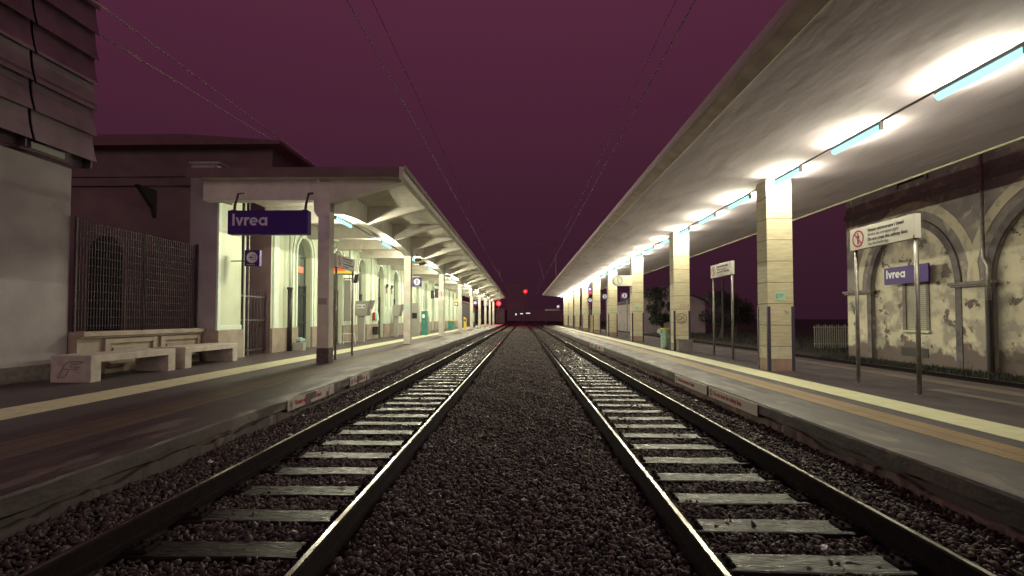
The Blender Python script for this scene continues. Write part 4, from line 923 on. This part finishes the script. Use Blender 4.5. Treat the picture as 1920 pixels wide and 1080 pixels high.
o = thing('hanging_display', 'dark hanging train display before the fifth left pillar', 'display', (-5.4, 52.6, H0+2.3)); B().cbox(-.12, .12, -.4, .4, 0, .8).build('case', 'grey_box', o); B().tube([(0, 0, .8), (0, 0, 1.1)], .03, 6).build('hanger', 'black_iron', o)
number_sign('distant number 1 sign beyond the fifth left pillar', (-5.75, 61, H0+1.55), 0, '1', .5, None)
o = thing('info_kiosk', 'dark kiosk with a pale lit panel near the far left pillars', 'kiosk', (-6.55, 66, PZ)); B().cbox(-.35, .35, -.3, .3, 0, 2.4).build('case', 'black_iron', o); B().box(-.28, .22, -.31, -.3005, .75, 1.9).build('lit_panel', 'mint', o)
for i, (x, y) in enumerate(((-7.05, 80), (-6.6, 90))):
    o = thing('blue_lightbox', ['larger blue lit panel in the dark gap near the canopy end', 'last small blue lit panel near the canopy end'][i], 'sign', (x, y, H0+2.2)); B().cbox(-.4, .4, -.08, .08, 0, .8).build('panel', 'blue_lit', o); B().tube([(0, 0, .8), (0, 0, 1.2)], .03, 6).build('hanger', 'black_iron', o)
o = thing('dark_annex', 'dark low annex beyond the end of the station building', 'building', (-9.2, 75, PZ)); B().box(-12, 0, 0, 24, 0, 3.6).build('wall', 'tile_dark', o); B().box(-12.2, .3, -.1, 24.2, 3.6, 3.8).build('roof', 'roof_tile', o)
o = thing('camera_pair', 'black camera cluster under the beam by the second left pillar', 'camera', (-5.15, 24.9, H0+2.62)); B().tube([(-.2, 0, .25), (.1, 0, .3)], .07, 8).build('body', 'black_iron', o); B().tube([(.0, 0, .05), (.3, .1, .1)], .06, 8).build('body', 'black_iron', o); B().tube([(-.1, 0, .25), (-.1, 0, .55)], .025, 6).build('bracket', 'black_iron', o)

# ---------------------------------------------------------------- overhead wires, signals, far end
def wire(label, pts, r, mat_='wire', group='overhead wires'):
    return tag(B().tube(pts, r, 6).build('overhead_wire', mat_), label, 'wire', group)
def sag(x0, x1, z0, y0, y1, s, n=9): return [(x0+(x1-x0)*t, y0+(y1-y0)*t, z0-s*4*t*(1-t)) for t in [k/n for k in range(n+1)]]
wire('contact wire above the left track', [(-2.05, -5, H0+3.75), (-2.10, 30, H0+3.75), (-1.95, 75, H0+3.75), (-2.1, 160, H0+3.75)], .008)
wire('catenary wire above the left contact wire', sag(-2.2, -1.98, H0+4.9, -5, 45, .5)+sag(-1.98, -2.1, H0+4.9, 45.1, 95, .5), .005)
wire('contact wire above the right track', [(1.92, -5, H0+3.52), (1.9, 30, H0+3.52), (2.02, 75, H0+3.6), (1.9, 160, H0+3.6)], .008)
wire('catenary wire above the right contact wire', sag(2.2, 1.98, H0+4.8, -5, 45, .5)+sag(1.98, 1.9, H0+4.8, 45.1, 95, .5), .005)
wire('lower cable crossing the sky to the station roof', [(-9.9, 8.5, H0+6.5), (-9.76, 10.3, H0+6.5), (-8.9, 20.8, H0+6.45)], .026, 'cable_pale')
wire('upper cable crossing the sky to the station roof', [(-9.2, 8.5, H0+6.7), (-9.04, 10.6, H0+6.7), (-9.5, 22.5, H0+7.0)], .022, 'cable_pale')
o = thing('catenary_mast', 'faint catenary mast arm reaching over both tracks between the canopies', 'mast', (3.0, 45, -.2))
B().tube([(-.0, 0, 8.2), (-5.6, 0, 8.2)], .02, 6).build('span_tube', 'far_block', o)
B().tube([(0.0, 0, 5.3), (0.0, 0, 8.4)], .06, 8).build('drop_tube', 'far_block', o)
B().tube([(-5.0, 0, 8.2), (-5.3, 0, 6.6), (-5.0, 0, 5.4)], .025, 6).build('registration_arm', 'far_block', o); B().tube([(-1.0, 0, 8.2), (-1.6, 0, 7.0), (-1.1, 0, 5.25)], .025, 6).build('registration_arm', 'far_block', o)
def signal(label, x, y, z, r, power, small=None):
    o = thing('railway_signal', label, 'signal', (x, y, -.2)); zz = z+.2
    B().tube([(0, .15, 0), (0, .15, zz-.3)], .07, 8).build('mast', 'grille_iron', o); B().disc(0, zz, r*2.1, .30, .27, 24).build('head', 'black_iron', o)
    B().disc(0, zz, r, .018, .03, 20).build('red_ring', 'lamp_red_wide', o); B().disc(0, zz, r*.55, -.0125, .03, 16).build('red_lamp', 'lamp_red', o)
    ld = bpy.data.lights.new('red_light', 'POINT'); ld.energy = power; ld.color = (1, .03, .03); ld.shadow_soft_size = .1; lo = bpy.data.objects.new('red_light', ld); COL.objects.link(lo); lo.parent = o; lo.location = (0, -.7, zz)
    return o
signal('lit red signal on a mast by the end of the left canopy', -4.75, 99.5, H0+2.85, .24, 1100)
signal('lit red signal high between the tracks in the far distance', .85, 150, H0+7.9, .32, 700)
house('small_hut', 'small pinkish hut under the near red signal', -7.9, -5.4, 150, 156, 4.3, 0, 'far_wall', [(0, 2.0, .7, .9)])
house('distant_block', 'tall dim apartment block behind the far red signal', -8, 2.5, 260, 280, 19, 0, 'far_block', [])
for i, (x, y, z, w) in enumerate(((-2.6, 200, 2.7, .5), (-.4, 210, 3.2, 1.1), (2.4, 220, 3.5, 1.8))):
    o = thing('distant_lamp', ['left pale light low in the far distance', 'middle pale light low in the far distance', 'right flat pale light low in the far distance'][i], 'lamp', (x*1, y, -.2)); B().cbox(-w/2, w/2, -.1, .1, z, z+(.7 if i == 0 else .38)).build('lamp_head', 'lamp_pale', o); B().tube([(0, .1, 0), (0, .1, z)], .08, 6).build('post', 'grille_iron', o)
o = thing('platform_shelter', 'dim glass shelter frame past the end of the right platform', 'shelter', (5.2, 88, -.2))
B().box(-1.2, 1.2, -.5, 1.5, 2.9, 3.2).build('roof', 'far_wall', o)
for x in (-1.15, 1.1): B().box(x, x+.06, -.45, -.38, 0, 2.9).build('post', 'grille_iron', o)
tag(B().box(-60, 60, 285, 290, -.4, 6).build('far_hedge', 'far_block'), 'dark boundary hedge closing the view down the line', 'hedge')

# ---------------------------------------------------------------- scraps of paper on the ballast
for i, (x, y) in enumerate(((-3.3, 5.3), (-3.05, 6.6), (-3.4, 7.8), (-1.75, 4.9), (2.1, 3.6), (3.2, 9.4), (-3.15, 10.6), (.15, 18.0))):
    b = B(); rnd = random.Random(i); n = 4
    vs = [(rnd.uniform(-.006, .006)+(u/n-.5)*.055, rnd.uniform(-.006, .006)+(v/n-.5)*.04, rnd.uniform(0, .018)) for u in range(n+1) for v in range(n+1)]
    b.add(vs, [(u*(n+1)+v, u*(n+1)+v+1, (u+1)*(n+1)+v+1, (u+1)*(n+1)+v) for u in range(n) for v in range(n)])
    o = b.build('paper_scrap', 'letter_white'); o.location = (x, y, hb(x)+.045); o.rotation_euler = (.25, .2, i)
    tag(o, 'tiny crumpled pale scrap of paper lying on the track stones', 'litter', 'paper scraps on the ballast')
